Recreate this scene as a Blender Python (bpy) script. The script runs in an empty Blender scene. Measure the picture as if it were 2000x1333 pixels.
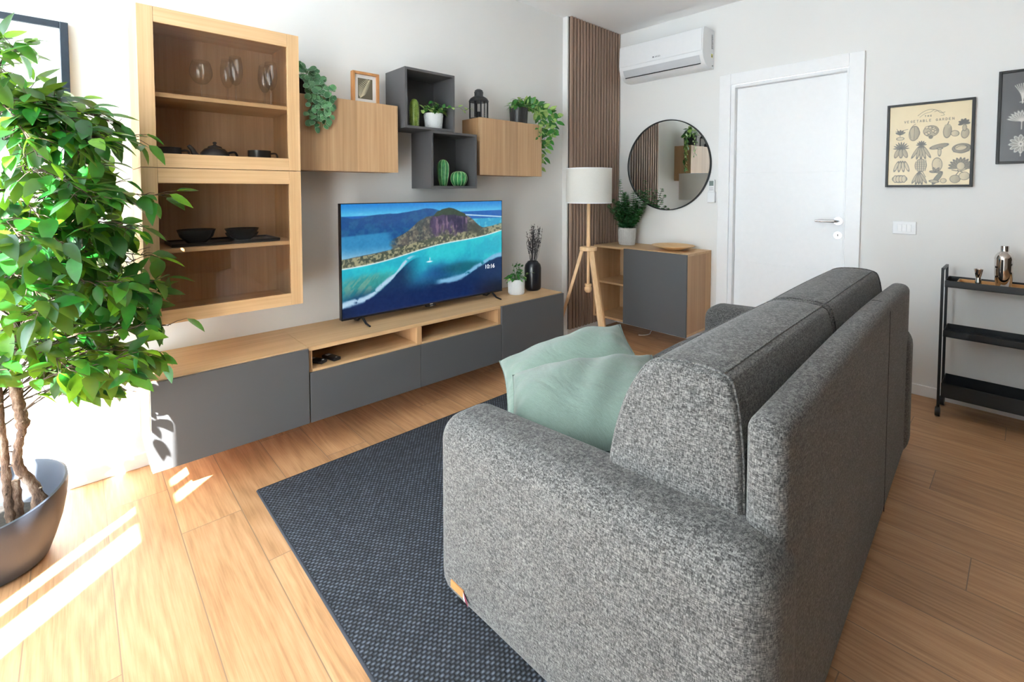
import bpy, math, random
import numpy as np
from mathutils import Vector, Matrix

S = bpy.context.scene
COL = S.collection
rnd = random.Random(7)
PI = math.pi
R = math.radians

# ------------------------------------------------------------------ camera
CAM = Vector((-0.1918, -2.6837, 1.2495))
cd = bpy.data.cameras.new('camera')
cam = bpy.data.objects.new('camera', cd)
COL.objects.link(cam)
cam.location = CAM
cam.rotation_mode = 'XYZ'
cam.rotation_euler = (R(90 - 2.349), 0, R(-42.615))
cd.sensor_width = 36
cd.lens = 930.42 / 2000 * 36
cd.shift_x = -0.0003
cd.shift_y = -(666.5 - 409.5) / 2000
cd.clip_start = 0.02
S.camera = cam

# ------------------------------------------------------------------ light
w = bpy.data.worlds.new('sky')
S.world = w
w.use_nodes = True
bg = w.node_tree.nodes['Background']
bg.inputs[0].default_value = (0.78, 0.89, 1.0, 1)
bg.inputs[1].default_value = 9.5

AZ, EL = R(41.3), R(38)
sd = bpy.data.lights.new('sun', 'SUN')
sd.energy = 56
sd.angle = R(0.6)
sd.color = (1.0, 0.97, 0.93)
sun = bpy.data.objects.new('sun', sd)
COL.objects.link(sun)
sdir = Vector((math.cos(AZ) * math.cos(EL), math.sin(AZ) * math.cos(EL), -math.sin(EL)))
sun.rotation_euler = sdir.to_track_quat('-Z', 'Y').to_euler()
sun.location = (-4, -3, 4)

XW = -1.0                      # inner face of the window wall
def portal(y0, y1, z0, z1):
    ld = bpy.data.lights.new('window_portal', 'AREA')
    ld.shape = 'RECTANGLE'
    ld.size = y1 - y0
    ld.size_y = z1 - z0
    ld.cycles.is_portal = True
    lo = bpy.data.objects.new('window_portal', ld)
    COL.objects.link(lo)
    lo.location = (XW - 0.13, (y0 + y1) / 2, (z0 + z1) / 2)
    lo.rotation_euler = (R(90), 0, R(-90))
portal(-1.6, -0.08, 0.05, 2.4)
portal(-2.57, -1.75, 0.05, 2.4)

S.view_settings.view_transform = 'Standard'
S.view_settings.look = 'None'
S.view_settings.gamma = 1
S.view_settings.use_curve_mapping = False
S.view_settings.exposure = 0.98
try:
    S.cycles.use_denoising = True
    S.cycles.denoiser = 'OPENIMAGEDENOISE'
    S.cycles.max_bounces = 12
    S.cycles.diffuse_bounces = 6
    S.cycles.glossy_bounces = 4
    S.cycles.transmission_bounces = 8
    S.cycles.transparent_max_bounces = 16
    S.cycles.sample_clamp_indirect = 6
    S.cycles.caustics_reflective = False
    S.cycles.caustics_refractive = False
except Exception:
    pass

# ------------------------------------------------------------------ materials
def lin(c):
    c = c / 255.0
    return c / 12.92 if c <= 0.04045 else ((c + 0.055) / 1.055) ** 2.4
def rgb(r, g, b):
    return (lin(r), lin(g), lin(b), 1)

class NT:
    """tiny helper around a node tree"""
    def __init__(s, name):
        s.m = bpy.data.materials.new(name)
        s.m.use_nodes = True
        s.t = s.m.node_tree
        s.b = s.t.nodes['Principled BSDF']
        s.out = s.t.nodes['Material Output']
    def n(s, typ, **kw):
        nd = s.t.nodes.new(typ)
        for k, v in kw.items():
            setattr(nd, k, v)
        return nd
    def l(s, a, b):
        s.t.links.new(a, b)
    def inp(s, sock, v):
        if hasattr(v, 'is_linked') or isinstance(v, bpy.types.NodeSocket):
            s.l(v, sock)
        else:
            sock.default_value = v
    def m2(s, op, a, b=0.0, c=None):
        nd = s.n('ShaderNodeMath', operation=op)
        s.inp(nd.inputs[0], a)
        s.inp(nd.inputs[1], b)
        if c is not None:
            s.inp(nd.inputs[2], c)
        return nd.outputs[0]
    def coord(s, kind='Object'):
        return s.n('ShaderNodeTexCoord').outputs[kind]
    def sep(s, v):
        nd = s.n('ShaderNodeSeparateXYZ')
        s.l(v, nd.inputs[0])
        return nd.outputs
    def comb(s, x, y, z):
        nd = s.n('ShaderNodeCombineXYZ')
        for i, q in enumerate((x, y, z)):
            s.inp(nd.inputs[i], q)
        return nd.outputs[0]
    def noise(s, vec, scale, detail=4, rough=0.55, dist=0.0):
        nd = s.n('ShaderNodeTexNoise')
        s.l(vec, nd.inputs['Vector'])
        nd.inputs['Scale'].default_value = scale
        nd.inputs['Detail'].default_value = detail
        nd.inputs['Roughness'].default_value = rough
        nd.inputs['Distortion'].default_value = dist
        return nd.outputs[0]
    def mapping(s, vec, sc=(1, 1, 1), loc=(0, 0, 0)):
        nd = s.n('ShaderNodeMapping')
        s.l(vec, nd.inputs['Vector'])
        nd.inputs['Scale'].default_value = sc
        nd.inputs['Location'].default_value = loc
        return nd.outputs[0]
    def ramp(s, fac, stops):
        nd = s.n('ShaderNodeValToRGB')
        s.l(fac, nd.inputs[0])
        el = nd.color_ramp.elements
        while len(el) < len(stops):
            el.new(0.5)
        for e, (p, c) in zip(el, stops):
            e.position = p
            e.color = c
        return nd.outputs[0]
    def mix(s, fac, a, b, blend='MIX'):
        nd = s.n('ShaderNodeMix', data_type='RGBA', blend_type=blend)
        s.inp(nd.inputs[0], fac)
        s.inp(nd.inputs[6], a)
        s.inp(nd.inputs[7], b)
        return nd.outputs[2]
    def bump(s, h, strength=0.3, dist=0.002):
        nd = s.n('ShaderNodeBump')
        nd.inputs['Strength'].default_value = strength
        nd.inputs['Distance'].default_value = dist
        s.l(h, nd.inputs['Height'])
        s.l(nd.outputs[0], s.b.inputs['Normal'])
    def white(s, vec):
        nd = s.n('ShaderNodeTexWhiteNoise', noise_dimensions='3D')
        s.l(vec, nd.inputs[0])
        return nd.outputs[0]
    def set(s, **kw):
        for k, v in kw.items():
            s.inp(s.b.inputs[k.replace('_', ' ')], v)
        return s.m

def plain(name, c, rough=0.5, var=0.06, scale=30, bump=0.0, metal=0.0, **kw):
    """solid colour with a faint procedural mottling"""
    t = NT(name)
    f = t.noise(t.coord(), scale, 3)
    d = tuple(x * (1 - var) for x in c[:3]) + (1,)
    l = tuple(min(1, x * (1 + var)) for x in c[:3]) + (1,)
    t.set(Base_Color=t.ramp(f, [(0.3, d), (0.7, l)]), Roughness=rough, Metallic=metal)
    if bump:
        t.bump(f, bump, 0.001)
    for k, v in kw.items():
        t.inp(t.b.inputs[k], v)
    return t.m

def wall_paint(name, c):
    t = NT(name)
    v = t.coord()
    f = t.noise(v, 220, 3)
    g = t.noise(v, 2.5, 2)
    d = tuple(x * 0.985 for x in c[:3]) + (1,)
    t.set(Base_Color=t.ramp(g, [(0.3, d), (0.7, c)]), Roughness=0.9)
    t.bump(f, 0.12, 0.0012)
    return t.m

def oak(name, axis='X', base=(206, 170, 124), dark=(176, 138, 96), light=(224, 192, 150), bands=None, rough=0.5):
    """light oak veneer, grain running along axis; bands = (axis, width) gives glued staves"""
    t = NT(name)
    v = t.coord()
    lng, crs = 1.2, 55
    sc = {'X': (lng, crs, crs), 'Y': (crs, lng, crs), 'Z': (crs, crs, lng)}[axis]
    fine = t.noise(t.mapping(v, tuple(q * 1.6 for q in sc)), 1.0, 6, 0.65, 0.2)
    lng2 = tuple(q * 0.32 for q in sc)
    big = t.noise(t.mapping(v, lng2, (3.1, 1.7, 0.4)), 1.0, 3, 0.5, 0.6)
    a = t.ramp(fine, [(0.28, rgb(*dark)), (0.5, rgb(*base)), (0.74, rgb(*light))])
    b = t.ramp(big, [(0.3, rgb(dark[0] + 8, dark[1] + 8, dark[2] + 6)), (0.55, rgb(*base)), (0.8, rgb(*light))])
    c = t.mix(0.45, a, b)
    if bands:
        o = t.sep(v)[{'X': 0, 'Y': 1, 'Z': 2}[bands[0]]]
        cell = t.m2('FLOOR', t.m2('DIVIDE', t.m2('ADD', o, 3.017), bands[1]))
        wn = t.white(t.comb(cell, 3.3, 1.1))
        tone = t.ramp(wn, [(0, (0.80, 0.78, 0.75, 1)), (1, (1.06, 1.06, 1.06, 1))])
        c = t.mix(1.0, c, tone, 'MULTIPLY')
    t.set(Base_Color=c, Roughness=rough)
    t.bump(fine, 0.15, 0.0006)
    return t.m

OAKC = dict(base=(203, 167, 124), dark=(178, 141, 99), light=(219, 187, 146))
M = {}
M['wall'] = wall_paint('white_wall_paint', rgb(236, 236, 234))
M['ceiling'] = wall_paint('white_ceiling_paint', rgb(250, 250, 250))
M['lacquer_white'] = plain('white_door_lacquer', rgb(244, 245, 246), 0.35, 0.01)
M['trim_white'] = plain('white_trim_lacquer', rgb(240, 241, 242), 0.4, 0.01)
M['oak_x'] = oak('oak_grain_lengthwise', 'X', **OAKC)
M['oak_y'] = oak('oak_grain_deep', 'Y', **OAKC)
M['oak_z'] = oak('oak_grain_upright', 'Z', **OAKC)
M['oak_staves'] = oak('oak_upright_staves', 'Z', base=(190, 155, 117), dark=(164, 129, 92), light=(208, 176, 140), bands=('X', 0.118))
M['oak_staves_y'] = oak('oak_upright_staves_side', 'Z', base=(190, 150, 108), dark=(166, 126, 86), light=(206, 170, 128), bands=('Y', 0.12))
M['oak_in'] = oak('oak_cabinet_interior', 'Z', base=(214, 182, 146), dark=(190, 158, 122), light=(226, 196, 162), bands=('X', 0.13))
M['grey_door'] = plain('grey_matt_door_lacquer', rgb(84, 85, 87), 0.42, 0.12, 700, 0.05)
M['grey_box'] = plain('dark_grey_foil', rgb(80, 80, 82), 0.45, 0.06, 200)
M['beech'] = oak('beech_lamp_wood', 'Z', base=(222, 184, 140), dark=(206, 164, 120), light=(236, 204, 164))
M['frame_wood'] = oak('small_frame_wood', 'Z', base=(190, 136, 84), dark=(160, 106, 60), light=(206, 154, 102))
M['black_metal'] = plain('black_powder_coat', rgb(26, 29, 33), 0.45, 0.1, 120)
M['black_frame'] = plain('black_picture_frame', rgb(11, 11, 13), 0.5, 0.1)
M['poster_frame'] = plain('dark_blue_black_frame', rgb(34, 44, 54), 0.35, 0.15, 60)
M['black_plastic'] = plain('black_plastic', rgb(16, 16, 18), 0.35, 0.1)
M['black_vase'] = plain('black_glazed_ceramic', rgb(16, 18, 26), 0.28, 0.1)
M['dark_ceramic'] = plain('dark_grey_stoneware', rgb(52, 53, 57), 0.25, 0.1)
M['white_pot'] = plain('white_ceramic_pot', rgb(222, 224, 226), 0.4, 0.03)
M['grey_pot'] = plain('light_grey_ceramic_pot', rgb(196, 196, 194), 0.4, 0.05)
M['planter'] = plain('charcoal_plastic_planter', rgb(50, 56, 68), 0.5, 0.05, 300, 0.05)
M['soil'] = plain('dark_potting_soil', rgb(40, 36, 32), 0.95, 0.5, 80, 0.5)
M['chrome'] = plain('brushed_steel', rgb(200, 200, 202), 0.22, 0.03, 200, metal=1.0)
M['steel'] = plain('polished_steel', rgb(205, 200, 196), 0.07, 0.02, metal=1.0)
M['mirror'] = plain('mirror_silvering', rgb(236, 238, 236), 0.0, 0.0, metal=1.0)
M['white_plastic'] = plain('white_plastic', rgb(238, 240, 242), 0.35, 0.01)
M['grey_plastic'] = plain('pale_grey_plastic', rgb(205, 208, 212), 0.4, 0.02)
M['grey_mark'] = plain('grey_print', rgb(120, 124, 130), 0.5, 0.02)
M['yellow_label'] = plain('yellow_sticker', rgb(225, 222, 120), 0.5, 0.02)
M['lcd'] = plain('grey_remote_display', rgb(120, 132, 128), 0.2, 0.05)
M['leather'] = plain('tan_leather_tag', rgb(170, 116, 66), 0.6, 0.1)
M['red_tag'] = plain('wine_red_ribbon', rgb(110, 30, 50), 0.8, 0.1)
M['white_tag'] = plain('white_ribbon', rgb(230, 225, 225), 0.8, 0.05)
M['cable'] = plain('white_cable_rubber', rgb(232, 232, 230), 0.5, 0.02)
M['white_card'] = plain('white_poster_paper', rgb(240, 240, 238), 0.6, 0.01)
M['tray_wood'] = oak('bamboo_tray_wood', 'Y', base=(206, 160, 104), dark=(180, 132, 80), light=(224, 184, 130))
M['plate_wood'] = oak('turned_wood_plate', 'Y', base=(224, 186, 134), dark=(204, 160, 108), light=(236, 204, 158))
M['napkin'] = plain('white_paper', rgb(240, 240, 240), 0.8, 0.01)

def cloth_shade():
    t = NT('white_linen_lampshade')
    v = t.coord()
    f = t.noise(t.mapping(v, (300, 300, 600)), 1.0, 2)
    t.set(Base_Color=t.ramp(f, [(0.3, rgb(228, 226, 220)), (0.7, rgb(244, 243, 238))]), Roughness=0.9)
    tr = t.n('ShaderNodeBsdfTranslucent')
    tr.inputs[0].default_value = rgb(240, 238, 230)
    mx = t.n('ShaderNodeMixShader')
    mx.inputs[0].default_value = 0.3
    t.l(t.b.outputs[0], mx.inputs[1])
    t.l(tr.outputs[0], mx.inputs[2])
    t.l(mx.outputs[0], t.out.inputs[0])
    t.bump(f, 0.1, 0.0005)
    return t.m
M['shade'] = cloth_shade()

def sheer():
    t = NT('sheer_diffuser_cloth')
    f = t.noise(t.mapping(t.coord(), (400, 400, 400)), 1.0, 2)
    t.set(Base_Color=t.ramp(f, [(0.3, rgb(235, 235, 232)), (0.7, rgb(246, 246, 244))]), Roughness=0.95)
    tr = t.n('ShaderNodeBsdfTranslucent')
    tr.inputs[0].default_value = rgb(244, 244, 242)
    mx = t.n('ShaderNodeMixShader')
    mx.inputs[0].default_value = 0.55
    t.l(t.b.outputs[0], mx.inputs[1])
    t.l(tr.outputs[0], mx.inputs[2])
    t.l(mx.outputs[0], t.out.inputs[0])
    return t.m
M['sheer'] = sheer()

def pane(name, tint, gloss=0.04):
    """thin glass sheet: tinted see-through with a fresnel reflection"""
    t = NT(name)
    t.t.nodes.remove(t.b)
    tr = t.n('ShaderNodeBsdfTransparent')
    f = t.noise(t.coord(), 3, 2)
    t.l(t.ramp(f, [(0, tint), (1, tuple(x * 0.98 for x in tint[:3]) + (1,))]), tr.inputs[0])
    gl = t.n('ShaderNodeBsdfGlossy')
    gl.inputs['Roughness'].default_value = 0.0
    lw = t.n('ShaderNodeLayerWeight')
    lw.inputs[0].default_value = 0.5
    fr = t.m2('ADD', gloss, t.m2('MULTIPLY', t.m2('POWER', lw.outputs['Facing'], 5.0), 0.9))
    mx = t.n('ShaderNodeMixShader')
    t.l(fr, mx.inputs[0])
    t.l(tr.outputs[0], mx.inputs[1])
    t.l(gl.outputs[0], mx.inputs[2])
    t.l(mx.outputs[0], t.out.inputs[0])
    return t.m
M['smoked'] = pane('smoked_cabinet_glass', (0.93, 0.91, 0.89, 1), 0.045)
M['clear'] = pane('clear_window_glass', (0.97, 0.98, 0.98, 1))
M['stemware'] = pane('thin_clear_stemware', (0.975, 0.98, 0.98, 1), 0.06)

def floor_mat():
    t = NT('oak_look_floor_planks')
    v = t.coord()
    x, y, z = t.sep(v)
    W, Lg = 0.1955, 1.2
    xs = t.m2('DIVIDE', t.m2('ADD', x, 0.246 + 20 * W), W)
    col = t.m2('FLOOR', xs)
    fx = t.m2('SUBTRACT', xs, col)
    # column offset: each row steps by about a third of a plank
    off = t.m2('ADD', t.m2('MULTIPLY', col, 0.2917), 0.4867)
    ys = t.m2('ADD', t.m2('DIVIDE', t.m2('ADD', y, 12.0), Lg), off)
    row = t.m2('FLOOR', ys)
    fy = t.m2('SUBTRACT', ys, row)
    gx = t.m2('MINIMUM', fx, t.m2('SUBTRACT', 1.0, fx))
    gy = t.m2('MINIMUM', fy, t.m2('SUBTRACT', 1.0, fy))
    grout = t.m2('MINIMUM', t.m2('MULTIPLY', gx, W), t.m2('MULTIPLY', gy, Lg))
    gmask = t.m2('LESS_THAN', grout, 0.0015)
    wn = t.white(t.comb(col, row, 0.5))
    shift = t.m2('MULTIPLY', wn, 37.0)
    gv = t.comb(t.m2('ADD', x, shift), t.m2('ADD', y, t.m2('MULTIPLY', wn, 11.0)), 0.0)
    warp = t.noise(t.mapping(gv, (6, 0.8, 1)), 1.0, 2, 0.45)
    wv = t.m2('ADD', t.m2('MULTIPLY', t.m2('ADD', x, shift), 150.0), t.m2('MULTIPLY', warp, 60.0))
    rings = t.m2('ADD', t.m2('MULTIPLY', t.m2('SINE', wv), 0.5), 0.5)
    fine = t.noise(t.mapping(gv, (150, 5, 1)), 1.0, 5, 0.65)
    blot = t.noise(t.mapping(gv, (9, 2, 1)), 1.0, 4, 0.6)
    g = t.m2('ADD', t.m2('MULTIPLY', rings, 0.10), t.m2('ADD', t.m2('MULTIPLY', fine, 0.52), t.m2('MULTIPLY', blot, 0.38)))
    c = t.ramp(g, [(0.30, rgb(150, 110, 74)), (0.5, rgb(184, 141, 101)), (0.72, rgb(205, 165, 126))])
    tone = t.ramp(wn, [(0, (0.88, 0.86, 0.84, 1)), (1, (1.08, 1.07, 1.06, 1))])
    c = t.mix(1.0, c, tone, 'MULTIPLY')
    c = t.mix(gmask, c, rgb(134, 108, 84))
    t.set(Base_Color=c, Roughness=t.m2('ADD', 0.40, t.m2('MULTIPLY', blot, 0.16)))
    h = t.m2('SUBTRACT', t.m2('MULTIPLY', fine, 0.25), gmask)
    t.bump(h, 0.25, 0.0012)
    return t.m
M['floor'] = floor_mat()

def rug_mat():
    t = NT('charcoal_basket_weave_rug')
    v = t.coord()
    x, y, z = t.sep(v)
    a, b = 0.0165, 0.0105
    vs = t.m2('DIVIDE', y, b)
    rv = t.m2('FLOOR', vs)
    us = t.m2('ADD', t.m2('DIVIDE', x, a), t.m2('MULTIPLY', rv, 0.5))
    fu = t.m2('FRACT', us)
    fv = t.m2('FRACT', vs)
    h = t.m2('MULTIPLY', t.m2('SINE', t.m2('MULTIPLY', fu, PI)), t.m2('SINE', t.m2('MULTIPLY', fv, PI)))
    wn = t.white(t.comb(t.m2('FLOOR', us), rv, 2.0))
    thread = t.noise(t.mapping(v, (420, 900, 1)), 1.0, 3)
    k = t.m2('ADD', t.m2('MULTIPLY', h, 0.8), t.m2('ADD', t.m2('MULTIPLY', t.m2('SUBTRACT', wn, 0.5), 0.25), t.m2('MULTIPLY', t.m2('SUBTRACT', thread, 0.5), 0.4)))
    c = t.ramp(k, [(0.15, rgb(22, 25, 31)), (0.5, rgb(54, 60, 70)), (0.9, rgb(102, 110, 124))])
    t.set(Base_Color=c, Roughness=0.85)
    t.bump(k, 0.9, 0.004)
    return t.m
M['rug'] = rug_mat()
M['rug_edge'] = plain('charcoal_rug_binding', rgb(42, 46, 54), 0.9, 0.3, 300, 0.4)

def tweed(name, d=(30, 30, 30), m_=(78, 78, 77), l=(124, 123, 121), cell=0.0023):
    """two-tone woven threads: rows of short picks crossing upright ones"""
    t = NT(name)
    v = t.coord()
    wob = t.noise(v, 45, 2)
    add = t.n('ShaderNodeVectorMath', operation='ADD')
    t.l(v, add.inputs[0])
    t.l(t.comb(t.m2('MULTIPLY', wob, 0.006), t.m2('MULTIPLY', wob, -0.005), t.m2('MULTIPLY', wob, 0.006)), add.inputs[1])
    p = add.outputs[0]
    def threads(sc, seed):
        fl = t.n('ShaderNodeVectorMath', operation='FLOOR')
        t.l(t.mapping(p, tuple(1 / q for q in sc), (0.37 + seed, 0.61, 0.23)), fl.inputs[0])
        return t.white(fl.outputs[0])
    w1 = threads((cell * 2.6, cell * 2.6, cell * 0.8), 0.1)
    w2 = threads((cell * 0.8, cell * 0.8, cell * 2.4), 5.3)
    soft = t.noise(t.mapping(v, (330, 330, 330)), 1.0, 2)
    big = t.noise(v, 7, 3)
    slub = t.noise(t.mapping(v, (14, 14, 420)), 1.0, 2)
    k = t.m2('ADD', t.m2('MULTIPLY', t.m2('ADD', w1, w2), 0.27), t.m2('MULTIPLY', soft, 0.28))
    k = t.m2('ADD', k, t.m2('MULTIPLY', t.m2('SUBTRACT', big, 0.5), 0.08))
    k = t.m2('ADD', k, t.m2('MULTIPLY', t.m2('SUBTRACT', slub, 0.5), 0.26))
    c = t.ramp(k, [(0.20, rgb(*d)), (0.42, rgb(*m_)), (0.68, rgb(*l))])
    t.set(Base_Color=c, Roughness=0.95)
    t.b.inputs['Sheen Weight'].default_value = 0.15
    t.bump(k, 0.7, 0.0018)
    return t.m
M['tweed'] = tweed('grey_tweed_upholstery')
M['welt'] = plain('dark_grey_seam_thread', rgb(62, 62, 63), 0.95, 0.3, 400)

def linen(name, c):
    t = NT(name)
    v = t.coord()
    a = t.noise(t.mapping(v, (700, 60, 60)), 1.0, 2)
    b = t.noise(t.mapping(v, (60, 700, 700)), 1.0, 2)
    k = t.m2('MULTIPLY', t.m2('ADD', a, b), 0.5)
    d = tuple(q * 0.80 for q in c[:3]) + (1,)
    l = tuple(min(1, q * 1.12) for q in c[:3]) + (1,)
    t.set(Base_Color=t.ramp(k, [(0.35, d), (0.65, l)]), Roughness=0.9)
    t.b.inputs['Sheen Weight'].default_value = 0.3
    wr = t.noise(t.mapping(v, (9, 3.5, 5)), 1.0, 3, 0.5, 1.2)
    t.bump(t.m2('ADD', t.m2('MULTIPLY', k, 0.12), wr), 0.55, 0.018)
    return t.m
M['sage'] = linen('sage_green_linen', rgb(98, 116, 107))
M['sage_light'] = linen('pale_sage_linen', rgb(108, 128, 118))

def slat_mat():
    return oak('brown_oak_slats', 'Z', base=(158, 133, 116), dark=(126, 104, 90), light=(184, 160, 142), rough=0.6)
M['slat'] = slat_mat()
M['felt'] = plain('black_felt_backing', rgb(30, 27, 26), 0.95, 0.2, 300)

def leafmat(name, c, trans=0.35, rough=0.35, edge=None):
    t = NT(name)
    v = t.coord()
    f = t.noise(v, 35, 3)
    d = tuple(q * 0.75 for q in c[:3]) + (1,)
    l = tuple(min(1, q * 1.25) for q in c[:3]) + (1,)
    cc = t.ramp(f, [(0.3, d), (0.7, l)])
    t.set(Base_Color=cc, Roughness=rough)
    tr = t.n('ShaderNodeBsdfTranslucent')
    t.l(t.mix(0.35, cc, (0.45, 0.6, 0.05, 1)), tr.inputs[0])
    mx = t.n('ShaderNodeMixShader')
    mx.inputs[0].default_value = trans
    t.l(t.b.outputs[0], mx.inputs[1])
    t.l(tr.outputs[0], mx.inputs[2])
    t.l(mx.outputs[0], t.out.inputs[0])
    return t.m
LEAF = [leafmat('ficus_leaf_deep', rgb(14, 70, 24)), leafmat('ficus_leaf_mid', rgb(30, 110, 34)), leafmat('ficus_leaf_fresh', rgb(98, 152, 30), 0.45)]
IVY = [leafmat('pothos_leaf_green', rgb(52, 128, 52), 0.25), leafmat('pothos_leaf_dark', rgb(34, 96, 44), 0.2), leafmat('pothos_leaf_pale', rgb(158, 190, 110), 0.3)]
PEP = [leafmat('peperomia_leaf_dark', rgb(52, 108, 66), 0.15, 0.5), leafmat('peperomia_leaf_mid', rgb(84, 140, 92), 0.15, 0.5), leafmat('peperomia_leaf_rim', rgb(170, 200, 170), 0.2, 0.5)]
EUC = [leafmat('eucalyptus_leaf_dark', rgb(52, 126, 74), 0.25, 0.5), leafmat('eucalyptus_leaf_mid', rgb(98, 168, 112), 0.25, 0.5)]

def bark():
    t = NT('grey_brown_bark')
    v = t.coord()
    f = t.noise(t.mapping(v, (40, 40, 14)), 1.0, 5, 0.7)
    t.set(Base_Color=t.ramp(f, [(0.34, rgb(62, 44, 34)), (0.5, rgb(120, 94, 76)), (0.68, rgb(176, 158, 142))]), Roughness=0.9)
    t.bump(f, 0.9, 0.01)
    return t.m
M['bark'] = bark()
M['twig'] = plain('dark_twig', rgb(74, 58, 42), 0.8, 0.2, 60)
M['stem_green'] = plain('green_stem', rgb(72, 104, 50), 0.6, 0.1)
M['black_stem'] = plain('dried_black_stem', rgb(44, 42, 46), 0.8, 0.3, 60)

def cactus_mat(name, c1, c2):
    t = NT(name)
    f = t.noise(t.coord(), 40, 3)
    t.set(Base_Color=t.ramp(f, [(0.35, c1), (0.65, c2)]), Roughness=0.3)
    return t.m
M['cactus'] = cactus_mat('glazed_green_cactus', rgb(34, 100, 56), rgb(60, 140, 80))
M['cactus_rib'] = cactus_mat('pale_green_ribs', rgb(150, 190, 130), rgb(176, 208, 150))
M['cactus_dot'] = cactus_mat('olive_green_cactus', rgb(84, 112, 40), rgb(122, 146, 58))
M['cactus_dots'] = plain('pale_yellow_spines', rgb(196, 204, 120), 0.6, 0.05)

def attr_mat(name, emit=0.0, rough=0.5):
    t = NT(name)
    a = t.n('ShaderNodeAttribute', attribute_name='Col')
    if emit:
        t.set(Base_Color=(0.01, 0.01, 0.012, 1), Roughness=rough)
        t.l(a.outputs[0], t.b.inputs['Emission Color'])
        t.b.inputs['Emission Strength'].default_value = emit
    else:
        t.set(Roughness=rough)
        t.l(a.outputs[0], t.b.inputs['Base Color'])
    return t.m
M['screen'] = attr_mat('television_picture', 0.56, 0.12)
M['print'] = attr_mat('printed_paper', 0, 0.35)
M['text_white'] = NT('screen_clock_digits').set(Base_Color=(0.5, 0.5, 0.5, 1))
M['text_white'].node_tree.nodes['Principled BSDF'].inputs['Emission Color'].default_value = (0.8, 0.85, 0.9, 1)
M['text_white'].node_tree.nodes['Principled BSDF'].inputs['Emission Strength'].default_value = 0.5

# ------------------------------------------------------------------ mesh helpers
def wloc(o):
    p = Vector((0, 0, 0))
    while o is not None:
        p = p + Vector(o.location)
        o = o.parent
    return p

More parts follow.
